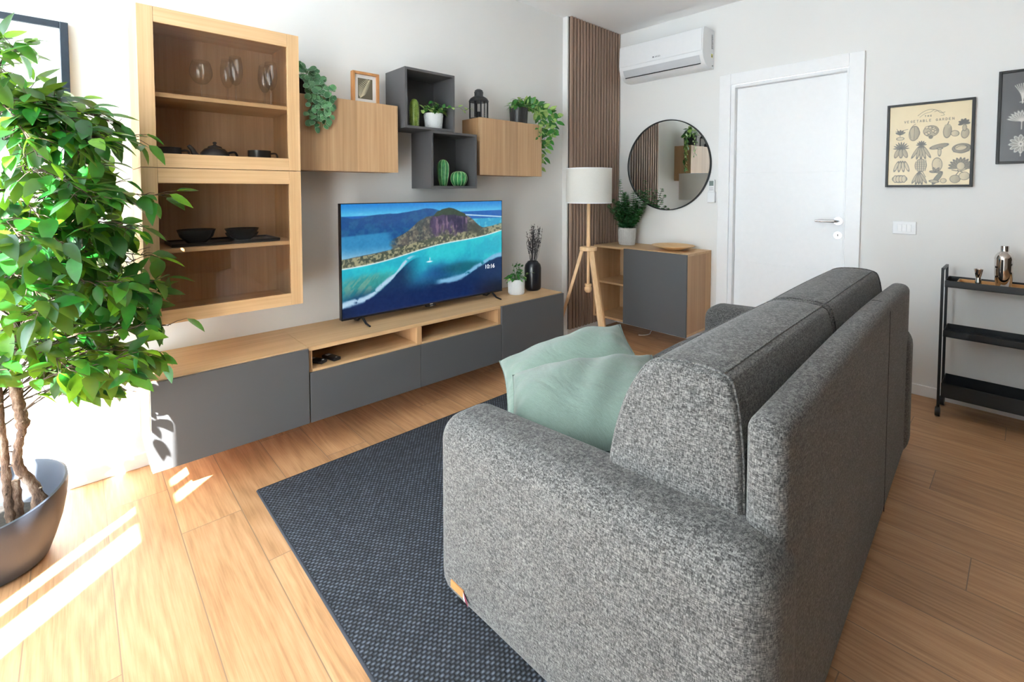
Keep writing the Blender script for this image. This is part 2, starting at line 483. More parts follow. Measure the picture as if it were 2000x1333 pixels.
class MB:
    """collects shapes given in world coordinates; build() links them as one mesh object"""
    def __init__(s):
        s.v = []; s.f = []; s.mi = []
        s.X = None
    def P(s, p):
        return tuple(s.X @ Vector(p)) if s.X is not None else tuple(p)
    def add(s, vs, fs, mi=0):
        b = len(s.v)
        s.v += [s.P(p) for p in vs]
        s.f += [tuple(b + i for i in f) for f in fs]
        s.mi += [mi] * len(fs)
        return s
    def box(s, x0, y0, z0, x1, y1, z1, mi=0):
        if x0 > x1: x0, x1 = x1, x0
        if y0 > y1: y0, y1 = y1, y0
        if z0 > z1: z0, z1 = z1, z0
        vs = [(x, y, z) for z in (z0, z1) for y in (y0, y1) for x in (x0, x1)]
        fs = [(0, 2, 3, 1), (4, 5, 7, 6), (0, 1, 5, 4), (2, 6, 7, 3), (0, 4, 6, 2), (1, 3, 7, 5)]
        return s.add(vs, fs, mi)
    def tube(s, pts, rad, n=8, mi=0, cap=True):
        pts = [Vector(p) for p in pts]
        if not isinstance(rad, (list, tuple)):
            rad = [rad] * len(pts)
        vs, fs = [], []
        up = Vector((0.13, 0.27, 0.95))
        prev = None
        for i, p in enumerate(pts):
            d = (pts[min(i + 1, len(pts) - 1)] - pts[max(i - 1, 0)]).normalized()
            if prev is None:
                a = d.cross(up if abs(d.dot(up)) < 0.9 else Vector((1, 0, 0))).normalized()
            else:
                a = (prev - d * prev.dot(d)).normalized()
            prev = a
            b = d.cross(a)
            for k in range(n):
                t = 2 * PI * k / n
                vs.append(p + (a * math.cos(t) + b * math.sin(t)) * rad[i])
        for i in range(len(pts) - 1):
            for k in range(n):
                k2 = (k + 1) % n
                fs.append((i * n + k, i * n + k2, (i + 1) * n + k2, (i + 1) * n + k))
        if cap:
            fs.append(tuple(range(n - 1, -1, -1)))
            fs.append(tuple((len(pts) - 1) * n + k for k in range(n)))
        return s.add(vs, fs, mi)
    def lathe(s, prof, c=(0, 0, 0), n=32, mi=0, zf=None):
        """prof: (radius, z) pairs; closes at radius 0"""
        vs, fs, rows = [], [], []
        for r, z in prof:
            if r < 1e-6:
                rows.append([len(vs)])
                vs.append((c[0], c[1], c[2] + z))
            else:
                row = []
                for k in range(n):
                    t = 2 * PI * k / n
                    zz = z if zf is None else zf(z, t)
                    row.append(len(vs))
                    vs.append((c[0] + r * math.cos(t), c[1] + r * math.sin(t), c[2] + zz))
                rows.append(row)
        for a, b in zip(rows[:-1], rows[1:]):
            for k in range(n):
                k2 = (k + 1) % n
                if len(a) == 1 and len(b) == 1: continue
                if len(a) == 1: fs.append((a[0], b[k2], b[k]))
                elif len(b) == 1: fs.append((a[k], a[k2], b[0]))
                else: fs.append((a[k], a[k2], b[k2], b[k]))
        return s.add(vs, fs, mi)
    def leaf(s, p, d, nrm, L, Wd, mi=0, fold=0.25, curl=0.25, shape='ficus', n=5):
        p, d = Vector(p), Vector(d).normalized()
        nrm = Vector(nrm)
        side = d.cross(nrm)
        if side.length < 1e-4:
            side = d.cross(Vector((0.3, 0.5, 0.8)))
        side.normalize()
        nn = side.cross(d).normalized()
        vs, fs = [], []
        for i in range(n + 1):
            t = i / n
            if shape == 'ficus': wd = math.sin(PI * t ** 0.8) ** 0.8 * (1 - 0.25 * t) if 0 < t < 1 else 0.0
            elif shape == 'round': wd = math.sqrt(max(0, 1 - (2 * t - 1) ** 2))
            elif shape == 'heart': wd = (math.sin(PI * min(1, t * 0.9 + 0.1)) ** 0.7) * (1.1 - 0.5 * t) if t < 1 else 0.0
            else: wd = math.sin(PI * t)
            h = wd * Wd * 0.5
            c = p + d * (L * t) - nn * (curl * L * t * t)
            vs += [c - side * h + nn * (fold * h), c, c + side * h + nn * (fold * h)]
        for i in range(n):
            a = i * 3
            fs += [(a, a + 1, a + 4, a + 3), (a + 1, a + 2, a + 5, a + 4)]
        return s.add(vs, fs, mi)
    def build(s, name, mats, parent=None, bevel=0.0, seg=2, smooth=False, subsurf=0, auto=None):
        me = bpy.data.meshes.new(name)
        o = bpy.data.objects.new(name, me)
        COL.objects.link(o)
        base = Vector((0, 0, 0))
        if parent is not None:
            o.parent = parent
            base = wloc(parent)
        else:
            xs = [p[0] for p in s.v]; ys = [p[1] for p in s.v]; zs = [p[2] for p in s.v]
            base = Vector(((min(xs) + max(xs)) / 2, (min(ys) + max(ys)) / 2, min(zs)))
            o.location = base
        me.from_pydata([tuple(Vector(p) - base) for p in s.v], [], s.f)
        if not isinstance(mats, (list, tuple)):
            mats = [mats]
        for m in mats:
            me.materials.append(m)
        me.polygons.foreach_set('material_index', s.mi)
        if smooth or auto:
            me.polygons.foreach_set('use_smooth', [True] * len(s.f))
        me.update()
        me.validate()
        if auto:
            try:
                me.set_sharp_from_angle(angle=R(auto))
            except Exception:
                pass
        if bevel:
            b = o.modifiers.new('edges', 'BEVEL')
            b.width = bevel; b.segments = seg; b.limit_method = 'ANGLE'; b.angle_limit = R(40)
        if subsurf:
            q = o.modifiers.new('soft', 'SUBSURF')
            q.levels = subsurf; q.render_levels = subsurf
        return o

def tag(o, label, cat, group=None, kind=None):
    if label: o['label'] = label
    if cat: o['category'] = cat
    if group: o['group'] = group
    if kind: o['kind'] = kind
    return o
def thing(name, label, cat, loc, group=None):
    o = bpy.data.objects.new(name, None)
    COL.objects.link(o)
    o.location = loc
    o.empty_display_size = 0.05
    return tag(o, label, cat, group)
def struct(o):
    o['kind'] = 'structure'
    return o
def lab(o, label):
    o['label'] = label
    return o
def box(name, mats, parent, *a, bevel=0.0015):
    return MB().box(*a).build(name, mats, parent, bevel=bevel)

def loft(mb, sections, mi=0, cap=True):
    """sections: list of closed point rings of equal length"""
    n = len(sections[0])
    vs = [p for sct in sections for p in sct]
    fs = []
    for i in range(len(sections) - 1):
        for k in range(n):
            k2 = (k + 1) % n
            fs.append((i * n + k, i * n + k2, (i + 1) * n + k2, (i + 1) * n + k))
    if cap:
        fs.append(tuple(range(n - 1, -1, -1)))
        fs.append(tuple((len(sections) - 1) * n + k for k in range(n)))
    mb.add(vs, fs, mi)

def spline(pts, n=8, closed=False):
    """catmull-rom through pts"""
    P = [Vector(p) for p in pts]
    m = len(P)
    out = []
    rng = range(m) if closed else range(m - 1)
    for i in rng:
        if closed:
            a, b, c, d = P[(i - 1) % m], P[i], P[(i + 1) % m], P[(i + 2) % m]
        else:
            a, b, c, d = P[max(i - 1, 0)], P[i], P[i + 1], P[min(i + 2, m - 1)]
        for k in range(n):
            t = k / n
            out.append(0.5 * ((2 * b) + (c - a) * t + (2 * a - 5 * b + 4 * c - d) * t * t + (3 * b - a - 3 * c + d) * t ** 3))
    if not closed:
        out.append(P[-1])
    return out

def colour_grid(name, mat, parent, origin, ux, uy, w_, h_, img):
    """a flat picture: grid whose vertices carry the colours of img (rows from the top)"""
    H, W = img.shape[:2]
    o0 = Vector(origin); ux = Vector(ux); uy = Vector(uy)
    base = wloc(parent)
    uu = np.linspace(0, w_, W); vv = np.linspace(h_, 0, H)
    UU, VV = np.meshgrid(uu, vv)
    co = np.zeros((H * W, 3))
    for k in range(3):
        co[:, k] = o0[k] - base[k] + UU.ravel() * ux[k] + VV.ravel() * uy[k]
    idx = np.arange(H * W).reshape(H, W)
    q = np.stack([idx[1:, :-1], idx[1:, 1:], idx[:-1, 1:], idx[:-1, :-1]], -1).reshape(-1, 4)
    me = bpy.data.meshes.new(name)
    me.from_pydata(co.tolist(), [], q.tolist())
    a = me.color_attributes.new('Col', 'FLOAT_COLOR', 'POINT')
    c = np.ones((H * W, 4), np.float32)
    im = np.clip(img.reshape(-1, 3) / 255.0, 0, 1)
    c[:, :3] = np.where(im <= 0.04045, im / 12.92, ((im + 0.055) / 1.055) ** 2.4)
    a.data.foreach_set('color', c.ravel())
    me.materials.append(mat)
    o = bpy.data.objects.new(name, me)
    COL.objects.link(o)
    o.parent = parent
    return o

def text(name, body, size, mat, parent, loc, rot, extrude=0.0003):
    cu = bpy.data.curves.new(name, 'FONT')
    cu.body = body
    cu.size = size
    cu.extrude = extrude
    cu.align_x = 'CENTER'; cu.align_y = 'CENTER'
    tmp = bpy.data.objects.new(name + '_src', cu)
    COL.objects.link(tmp)
    dg = bpy.context.evaluated_depsgraph_get()
    me = bpy.data.meshes.new_from_object(tmp.evaluated_get(dg))
    bpy.data.objects.remove(tmp)
    me.materials.clear()
    me.materials.append(mat)
    o = bpy.data.objects.new(name, me)
    COL.objects.link(o)
    o.parent = parent
    o.location = Vector(loc) - wloc(parent)
    o.rotation_euler = rot
    return o

# numpy noise used by the television picture and the prints
_rs = np.random.RandomState(5)
def vnoise(U, V, fx, fy):
    g = _rs.rand(int(fy) + 3, int(fx) + 3)
    x = U * fx; y = V * fy
    xi = np.floor(x).astype(int); yi = np.floor(y).astype(int)
    tx = x - xi; ty = y - yi
    tx = tx * tx * (3 - 2 * tx); ty = ty * ty * (3 - 2 * ty)
    xi = np.clip(xi, 0, g.shape[1] - 2); yi = np.clip(yi, 0, g.shape[0] - 2)
    return (g[yi, xi] * (1 - tx) * (1 - ty) + g[yi, xi + 1] * tx * (1 - ty) + g[yi + 1, xi] * (1 - tx) * ty + g[yi + 1, xi + 1] * tx * ty)
def fbm(U, V, fx, fy, o=4):
    r = 0; a = 0.5; s = 0
    for k in range(o):
        r = r + a * vnoise(U, V, fx, fy); s += a
        fx *= 2; fy *= 2; a *= 0.55
    return r / s
def sst(a, b, x):
    t = np.clip((x - a) / (b - a), 0, 1)
    return t * t * (3 - 2 * t)
def lay(img, mask, c):
    c = np.asarray(c, float)
    m = np.clip(mask, 0, 1)[..., None]
    img[:] = img * (1 - m) + c * m
# ------------------------------------------------------------------ the room
L, HC, YR = 3.57, 2.685, -6.4
struct(MB().box(XW - 0.2, YR - 0.1, -0.1, L + 0.2, 0.1, 0.0).build('floor', M['floor']))
struct(MB().box(XW - 0.2, YR - 0.1, HC, L + 0.2, 0.1, HC + 0.1).build('ceiling', M['ceiling']))
struct(MB().box(XW - 0.2, 0, 0, L + 0.12, 0.12, HC).build('wall_left', M['wall']))
struct(MB().box(2.851, -0.052, 0, L, 0, HC).build('wall_column', M['wall']))
DY0, DY1, DZ = -1.085, -1.875, 2.07
struct(MB().box(L, 0, 0, L + 0.12, DY0, HC).box(L, DY0, DZ, L + 0.12, DY1, HC).box(L, DY1, 0, L + 0.12, YR, HC).build('wall_back', M['wall']))
struct(MB().box(XW - 0.2, YR, 0, L + 0.12, YR - 0.1, HC).build('wall_right', wall_paint('taupe_wall_paint', rgb(84, 74, 64))))
mw = MB()
ops = [(-0.10, -1.60), (-1.75, -2.57)]
mw.box(XW - 0.2, 0, 0, XW, ops[0][0], HC).box(XW - 0.2, ops[0][1], 0, XW, ops[1][0], HC).box(XW - 0.2, ops[1][1], 0, XW, YR, HC)
mw.box(XW - 0.2, ops[0][0], 2.40, XW, ops[0][1], HC).box(XW - 0.2, ops[1][0], 2.40, XW, ops[1][1], HC)
mw.box(XW - 0.2, ops[0][0], 0, XW, ops[0][1], 0.03).box(XW - 0.2, ops[1][0], 0, XW, ops[1][1], 0.03)
struct(mw.build('wall_front', M['wall']))
# balcony door beside the tree (window_1) and one added for soft fill light (fill_window)
wf = MB()
fx0, fx1 = XW - 0.10, XW - 0.07
for a, b in ((-0.10, -0.13), (-0.943, -1.219), (-1.303, -1.349), (-1.500, -1.60)):  # unseen posts, widths shaped to cut the sun into floor streaks
    wf.box(fx0, a, 0.03, fx1, b, 2.40)
wf.box(fx0, -0.13, 2.36, fx1, -1.50, 2.40).box(fx0, -0.13, 0.03, fx1, -1.50, 0.06).box(fx0, -1.20, 1.085, fx1, -1.50, 1.20).box(fx0, -1.445, 1.20, fx1, -1.50, 2.36)  # rail ends the sun streaks; last strip added to narrow the bench patch
w1 = struct(wf.build('window_1', M['trim_white'], bevel=0.003))
MB().box(XW - 0.088, -0.131, 0.061, XW - 0.083, -1.50, 2.359).build('pane', M['clear'], w1)
wf = MB()
for a in (-1.75, -2.51):
    wf.box(fx0, a, 0.03, fx1, a - 0.06, 2.40)
wf.box(fx0, -1.81, 2.34, fx1, -2.51, 2.40).box(fx0, -1.81, 0.03, fx1, -2.51, 0.12)
w2 = struct(wf.build('fill_window', M['trim_white'], bevel=0.003))
MB().box(XW - 0.088, -1.811, 0.121, XW - 0.083, -2.509, 2.339).build('pane', M['clear'], w2)
# unseen sheer sheet added to diffuse the sun through fill_window
mc = MB()
N = 150
vs = []
for k in range(N + 1):
    y = -1.62 - 1.08 * k / N
    x = XW + 0.07 + 0.022 * math.sin(k * 0.55) + 0.008 * math.sin(k * 1.7)
    vs += [(x, y, 0.02), (x, y, 2.5)]
mc.add(vs, [(2 * k, 2 * k + 2, 2 * k + 3, 2 * k + 1) for k in range(N)])
cur = thing('added_diffuser_curtain', 'unseen sheer white curtain added to diffuse the sun at the second window', 'curtain', (XW + 0.07, -2.0, 2.5))
mc.build('diffuser_cloth', M['sheer'], cur, smooth=True)
MB().tube([(XW + 0.07, -1.58, 2.52), (XW + 0.07, -2.74, 2.52)], 0.012, 12).build('diffuser_rod', M['black_metal'], cur, auto=40)
for yy in (-1.59, -2.70):
    MB().box(XW + 0.002, yy, 2.50, XW + 0.075, yy - 0.03, 2.54).build('rod_bracket', M['black_metal'], cur)

# skirting
def skirt(name, *a):
    struct(MB().box(*a).build(name, M['trim_white'], bevel=0.003))
skirt('baseboard_left', XW, -0.012, 0, 2.851, 0, 0.065)
skirt('baseboard_column', 2.851, -0.066, 0, L - 0.001, -0.052, 0.065)
struct(MB().box(L - 0.012, -0.066, 0, L, -1.013, 0.065).box(L - 0.012, -1.94, 0, L, YR, 0.065).build('baseboard_back', M['trim_white'], bevel=0.003))

# interior door
df = MB()
cx0 = L - 0.018
df.box(cx0, -1.010, 0, L + 0.001, -1.096, 2.142).box(cx0, -1.858, 0, L + 0.001, -1.942, 2.142).box(cx0, -1.096, 2.056, L + 0.001, -1.858, 2.142)
door = struct(df.build('door_1', M['lacquer_white'], bevel=0.003))
MB().box(L - 0.010, -1.098, 0, L + 0.075, -1.128, 2.054).box(L - 0.010, -1.856, 0, L + 0.075, -1.846, 2.054).box(L - 0.010, -1.128, 2.030, L + 0.075, -1.846, 2.054).build('door_jamb', M['trim_white'], door, bevel=0.002)
dl = MB()
lx = L + 0.030
zs = [0.006, 0.699, 1.376, 2.030]
for i in range(3):
    dl.box(lx, -1.129, zs[i] + (0.0015 if i else 0), lx + 0.04, -1.846, zs[i + 1] - 0.0015)
dl.box(lx + 0.003, -1.130, 0.01, lx + 0.04, -1.845, 2.029)
MBdl = dl.build('door_leaf', M['lacquer_white'], door, bevel=0.0012)
hd = MB()
hy, hz = -1.812, 1.040
hd.tube([(lx, hy, hz), (lx - 0.009, hy, hz)], 0.026, 24)
hd.tube([(lx - 0.009, hy, hz), (lx - 0.05, hy, hz), (lx - 0.052, hy + 0.012, hz), (lx - 0.050, hy + 0.125, hz - 0.002)], [0.009, 0.009, 0.010, 0.007], 12)
lab(hd.build('door_handle', M['chrome'], door, auto=50), 'brushed steel lever handle')
kh = MB()
kh.tube([(lx, hy, 0.944), (lx - 0.007, hy, 0.944)], 0.024, 24)
k = kh.build('key_plate', M['chrome'], door, auto=50)
MB().box(lx - 0.0085, hy - 0.003, 0.936, lx - 0.006, hy + 0.003, 0.953).build('keyhole', M['black_plastic'], door)

# brown slat panel on the column
sp = thing('slat_wall_panel', 'brown wooden slat panel running floor to ceiling in the room corner', 'wall panel', (3.2, -0.052, 0.065))
MB().box(2.866, -0.060, 0.066, L - 0.002, -0.0525, HC - 0.001).build('felt_backing', M['felt'], sp)
ms = MB()
x = 2.868
while x + 0.028 < L:
    ms.box(x, -0.080, 0.066, x + 0.0225, -0.060, HC - 0.001)
    x += 0.0415
ms.build('slats', M['slat'], sp, bevel=0.001)

# ------------------------------------------------------------------ low media bench (three wall-hung units)
def low_unit(x0, x1, label, split=False):
    t = thing('media_bench_unit', label, 'tv bench', ((x0 + x1) / 2, -0.2, 0.152), 'wall-hung low bench units')
    x0 += 0.0008; x1 -= 0.0008
    b0, zt = 0.152, 0.508
    F = -0.402
    MB().box(x0, F, zt - 0.02, x1, -0.001, zt).build('top_board', M['oak_x'], t, bevel=0.001)
    MB().box(x0, F, b0, x0 + 0.018, -0.001, zt - 0.02).build('side_panel', M['oak_staves_y'], t, bevel=0.001)
    MB().box(x1 - 0.018, F, b0, x1, -0.001, zt - 0.02).build('side_panel', M['oak_staves_y'], t, bevel=0.001)
    MB().box(x0 + 0.018, F, b0, x1 - 0.018, -0.001, b0 + 0.018).build('bottom_board', M['oak_x'], t, bevel=0.001)
    MB().box(x0 + 0.018, -0.012, b0 + 0.018, x1 - 0.018, -0.001, zt - 0.02).build('back_panel', M['oak_in'], t)
    if split:
        xm = (x0 + x1) / 2
        MB().box(xm - 0.0155, F - 0.006, b0 + 0.018, xm + 0.0155, -0.012, zt - 0.02).build('divider', M['oak_staves_y'], t, bevel=0.001)
        MB().box(x0 + 0.018, F - 0.004, 0.386, xm - 0.0155, -0.012, 0.400).build('shelf', M['oak_x'], t, bevel=0.001)
        MB().box(xm + 0.0155, F - 0.004, 0.386, x1 - 0.018, -0.012, 0.400).build('shelf', M['oak_x'], t, bevel=0.001)
        for a, b in ((x0 + 0.002, xm - 0.0015), (xm + 0.0015, x1 - 0.002)):
            MB().box(a, -0.42, b0 - 0.001, b, -0.4065, 0.389).build('drawer_front', M['grey_door'], t, bevel=0.0012)
    else:
        MB().box(x0 + 0.002, -0.42, b0 - 0.001, x1 - 0.002, -0.4035, zt - 0.004).build('door', M['grey_door'], t, bevel=0.0012)
    return t
low_unit(0.0, 0.6, 'leftmost low bench unit with one plain grey door, sunlit, under the glass cabinet')
low_unit(0.6, 1.8, 'long middle bench unit with two open slots and grey drawers carrying the television', True)
low_unit(1.8, 2.4, 'rightmost low bench unit with one plain grey door, carrying a black vase')

# ------------------------------------------------------------------ glass-door wall cabinets
def glass_cab(z0, z1, zs, label):
    t = thing('glass_door_cabinet', label, 'cabinet', (0.3, -0.175, z0), 'glass-door wall cabinets')
    x0, x1, F = 0.001, 0.599, -0.331
    z0 += 0.0012; z1 -= 0.0012
    MB().box(x0, F, z0, x0 + 0.018, -0.001, z1).build('side_panel', M['oak_staves_y'], t, bevel=0.001)
    MB().box(x1 - 0.018, F, z0, x1, -0.001, z1).build('side_panel', M['oak_staves_y'], t, bevel=0.001)
    MB().box(x0 + 0.018, F, z1 - 0.018, x1 - 0.018, -0.001, z1).build('top_board', M['oak_x'], t, bevel=0.001)
    MB().box(x0 + 0.018, F, z0, x1 - 0.018, -0.001, z0 + 0.018).build('bottom_board', M['oak_x'], t, bevel=0.001)
    MB().box(x0 + 0.018, -0.010, z0 + 0.018, x1 - 0.018, -0.001, z1 - 0.018).build('back_panel', M['oak_in'], t)
    MB().box(x0 + 0.019, -0.318, zs - 0.018, x1 - 0.019, -0.011, zs).build('shelf', M['oak_x'], t, bevel=0.001)
    st = 0.052
    door = MB().box(x0, -0.351, z0, x0 + st, -0.333, z1).box(x1 - st, -0.351, z0, x1, -0.333, z1).box(x0 + st, -0.340, z0, x1 - st, -0.333, z0 + 0.05).box(x0 + st, -0.340, z1 - 0.05, x1 - st, -0.333, z1).build('door', M['oak_z'], t, bevel=0.001)
    MB().box(x0 + st + 0.0006, -0.3506, z1 - 0.060, x1 - st - 0.0006, -0.3402, z1).build('door_rail', M['oak_x'], door, bevel=0.001)
    MB().box(x0 + st + 0.0006, -0.3506, z0, x1 - st - 0.0006, -0.3402, z0 + 0.056).build('door_rail', M['oak_x'], door, bevel=0.001)
    MB().box(x0 + st + 0.0005, -0.3395, z0 + 0.0505, x1 - st - 0.0005, -0.3345, z1 - 0.0505).build('door_glass', M['smoked'], door)
    return t
glass_cab(0.708, 1.338, 1.010, 'lower oak wall cabinet with smoked glass door, dark bowls inside')
glass_cab(1.338, 1.967, 1.640, 'upper oak wall cabinet with smoked glass door, stemmed glasses and teapots inside')

# ------------------------------------------------------------------ solid oak wall boxes
def oak_box(x0, x1, label):
    t = thing('oak_wall_cabinet', label, 'cabinet', ((x0 + x1) / 2, -0.1, 1.351), 'closed oak wall cabinets')
    x0 += 0.001; x1 -= 0.001
    MB().box(x0, -0.176, 1.351, x1, -0.001, 1.733).build('body', M['oak_staves_y'], t, bevel=0.001)
    MB().box(x0, -0.194, 1.350, x1, -0.178, 1.734).build('door', M['oak_staves'], t, bevel=0.001)
oak_box(0.602, 1.2, 'closed oak wall cabinet beside the glass cabinet, small framed leaf print on top')
oak_box(1.803, 2.4, 'closed oak wall cabinet at the right, black lantern and trailing pothos on top')

# ------------------------------------------------------------------ dark grey cubes
def cube(x0, z0, label):
    t = thing('open_cube_shelf', label, 'shelf', (x0 + 0.175, -0.12, z0), 'dark grey open cubes')
    x1, z1, F, k = x0 + 0.35, z0 + 0.35, -0.231, 0.015
    MB().box(x0, F, z0, x0 + k, -0.001, z1).build('side_panel', M['grey_box'], t, bevel=0.0008)
    MB().box(x1 - k, F, z0, x1, -0.001, z1).build('side_panel', M['grey_box'], t, bevel=0.0008)
    MB().box(x0 + k, F, z1 - k, x1 - k, -0.001, z1).build('top_board', M['grey_box'], t, bevel=0.0008)
    MB().box(x0 + k, F, z0, x1 - k, -0.001, z0 + k).build('bottom_board', M['grey_box'], t, bevel=0.0008)
    MB().box(x0 + k, -0.016, z0 + k, x1 - k, -0.006, z1 - k).build('back_panel', M['grey_box'], t)
cube(1.226, 1.611, 'upper dark grey open cube shelf holding a white potted plant')
cube(1.401, 1.2595, 'lower dark grey open cube shelf holding two ceramic cacti')

# ------------------------------------------------------------------ corner cabinet on the door wall
cc = thing('corner_cabinet', 'wall-hung oak cabinet with one grey door and open shelves, below the round mirror', 'cabinet', (3.37, -0.5, 0.135))
xf, y0, y1, z0, z1 = 3.163, -0.080, -0.961, 0.135, 0.766
xb = L - 0.001
MB().box(xf + 0.018, y0, z1 - 0.018, xb, y1, z1).build('top_board', M['oak_y'], cc, bevel=0.001)
MB().box(xf + 0.018, y0, z0, xb, y1, z0 + 0.018).build('bottom_board', M['oak_y'], cc, bevel=0.001)
MB().box(xf + 0.018, y0, z0 + 0.018, xb, y0 - 0.018, z1 - 0.018).build('side_panel', M['oak_z'], cc, bevel=0.001)
MB().box(xf + 0.018, y1 + 0.018, z0 + 0.018, xb, y1, z1 - 0.018).build('side_panel', oak('corner_side_staves', 'Z', base=(190, 150, 108), dark=(166, 126, 86), light=(206, 170, 128), bands=('X', 0.12)), cc, bevel=0.001)
MB().box(xf + 0.018, -0.394, z0 + 0.018, xb, -0.412, z1 - 0.018).build('divider', M['oak_z'], cc, bevel=0.001)
MB().box(xf + 0.03, y0 - 0.018, 0.438, xb, -0.394, 0.454).build('shelf', M['oak_y'], cc, bevel=0.001)
MB().box(xb - 0.008, y0 - 0.018, z0 + 0.018, xb, y1 + 0.018, z1 - 0.018).build('back_panel', M['oak_in'], cc)
MB().box(xf, -0.404, z0 - 0.001, xf + 0.016, y1, z1 - 0.004).build('door', M['grey_door'], cc, bevel=0.0012)
cb = thing('white_cable', 'thin white cable curling out on the floor under the corner cabinet', 'cable', (3.40, -0.47, 0))
MB().tube(spline([(3.545, -0.452, 0.10), (3.53, -0.455, 0.012), (3.50, -0.462, 0.0045), (3.44, -0.49, 0.0045), (3.37, -0.475, 0.0045), (3.345, -0.440, 0.0045)], 6), 0.0032, 8).build('cord', M['cable'], cb, smooth=True)

# ------------------------------------------------------------------ round mirror
mr = thing('round_mirror', 'large round mirror in a thin black frame above the corner cabinet', 'mirror', (L, -0.565, 1.462))
mm = MB(); mm.X = Matrix.Translation((L, -0.565, 1.462)) @ Matrix.Rotation(R(-90), 4, 'Y')
mm.lathe([(0, 0.0125), (0.380, 0.0125), (0.380, 0.002), (0, 0.002)], n=128)
mm.build('mirror_glass', M['mirror'], mr)
mf = MB(); mf.X = mm.X
mf.lathe([(0.379, 0.001), (0.387, 0.001), (0.387, 0.022), (0.379, 0.022), (0.379, 0.001)], n=128)
mf.build('frame', M['black_frame'], mr, auto=40)

# ------------------------------------------------------------------ air conditioner
ac = thing('air_conditioner', 'white split air conditioner high on the wall above the round mirror', 'air conditioner', (L, -0.58, 2.20))
prof = [(0.001, 2.205), (0.001, 2.505), (0.15, 2.508), (0.178, 2.500), (0.186, 2.485), (0.192, 2.312), (0.188, 2.290), (0.176, 2.262), (0.150, 2.232), (0.115, 2.210), (0.075, 2.203)]
def profile_x(name, pr, ya, yb, mat, parent, bevel=0.002):
    n = len(pr)
    vs = [(L - a, ya, b) for a, b in pr] + [(L - a, yb, b) for a, b in pr]
    fs = [(k, (k + 1) % n, n + (k + 1) % n, n + k) for k in range(n)] + [tuple(range(n - 1, -1, -1)), tuple(range(n, 2 * n))]
    return MB().add(vs, fs).build(name, mat, parent, bevel=bevel, auto=35)
profile_x('housing', prof, -0.196, -0.955, M['white_plastic'], ac)
profile_x('front_panel', [(0.186, 2.498), (0.192, 2.492), (0.1975, 2.330), (0.1965, 2.322), (0.190, 2.322)], -0.199, -0.945, M['white_plastic'], ac, 0.001)
profile_x('air_flap', [(0.1885, 2.288), (0.1915, 2.289), (0.1785, 2.2585), (0.154, 2.2295), (0.152, 2.2315), (0.176, 2.261)], -0.235, -0.925, M['grey_plastic'], ac, 0.0005)
MB().tube([(L - 0.158, -0.24, 2.2300), (L - 0.158, -0.922, 2.2300)], 0.0038, 6).build('air_slot', M['black_plastic'], ac)
text('brand_badge', '\u25cf ARGO', 0.018, M['grey_mark'], ac, (L - 0.1985, -0.562, 2.349), (R(90), 0, R(-90)))
st = MB().box(L - 0.05, -0.9553, 2.355, L - 0.022, -0.9560, 2.470)
st.build('rating_label', M['grey_plastic'], ac)
tmp = MB()
for i in range(9):
    tmp.box(L - 0.048, -0.9561, 2.362 + i * 0.0115, L - 0.024 - 0.006 * (i % 3), -0.9565, 2.367 + i * 0.0115)
tmp.build('label_print', M['grey_mark'], ac)
MB().box(L - 0.052, -0.9553, 2.290, L - 0.026, -0.9560, 2.318).build('warning_sticker', M['yellow_label'], ac)
MB().add([(L - 0.048, -0.9564, 2.294), (L - 0.030, -0.9564, 2.294), (L - 0.039, -0.9564, 2.314)], [(0, 1, 2)]).build('warning_triangle', M['black_plastic'], ac)
MB().tube([(L - 0.026, -0.953, 2.228), (L - 0.026, -0.957, 2.228)], 0.005, 12).build('screw_cap', M['black_plastic'], ac)

# remote in its wall holder
rc = thing('remote_control', 'white air conditioner remote with grey display in a wall holder beside the mirror', 'remote control', (L, -0.962, 1.15))
MB().box(L - 0.004, -0.932, 1.150, L - 0.030, -0.992, 1.235).build('wall_holder', M['white_plastic'], rc, bevel=0.004)
MB().box(L - 0.008, -0.938, 1.172, L - 0.024, -0.986, 1.332).build('handset', M['white_plastic'], rc, bevel=0.004)
MB().box(L - 0.0238, -0.945, 1.283, L - 0.0255, -0.979, 1.322).build('display', M['lcd'], rc)
tmp = MB()
for i in range(2):
    for j in range(3):
        tmp.box(L - 0.0238, -0.948 - j * 0.011, 1.262 - i * 0.014, L - 0.0252, -0.954 - j * 0.011, 1.268 - i * 0.014)
tmp.build('buttons', M['grey_mark'], rc)

# light switch
sw = thing('light_switch', 'white three-rocker light switch below the vegetable print', 'switch', (L, -2.165, 0.976))
MB().box(L - 0.001, -2.108, 0.977, L - 0.009, -2.222, 1.056).build('cover_plate', M['white_plastic'], sw, bevel=0.003)
for i in range(3):
    MB().box(L - 0.0085, -2.132 - i * 0.0225, 0.994, L - 0.0125, -2.1535 - i * 0.0225, 1.038).build('rocker', M['lacquer_white'], sw, bevel=0.001)
# ------------------------------------------------------------------ rug
rg = thing('area_rug', 'large charcoal basket-weave rug lying in front of and under the sofa', 'rug', (1.3, -1.5, 0))
MB().box(0.333, -0.560, 0.0005, 2.35, -2.30, 0.011).build('woven_field', M['rug'], rg)
me_ = MB()
for p, q in (((0.333, -0.560), (2.35, -0.560)), ((2.35, -0.560), (2.35, -2.30)), ((2.35, -2.30), (0.333, -2.30)), ((0.333, -2.30), (0.333, -0.560))):
    me_.tube([(p[0], p[1], 0.0065), (q[0], q[1], 0.0065)], 0.0055, 8)
me_.build('binding', M['rug_edge'], rg, auto=60)

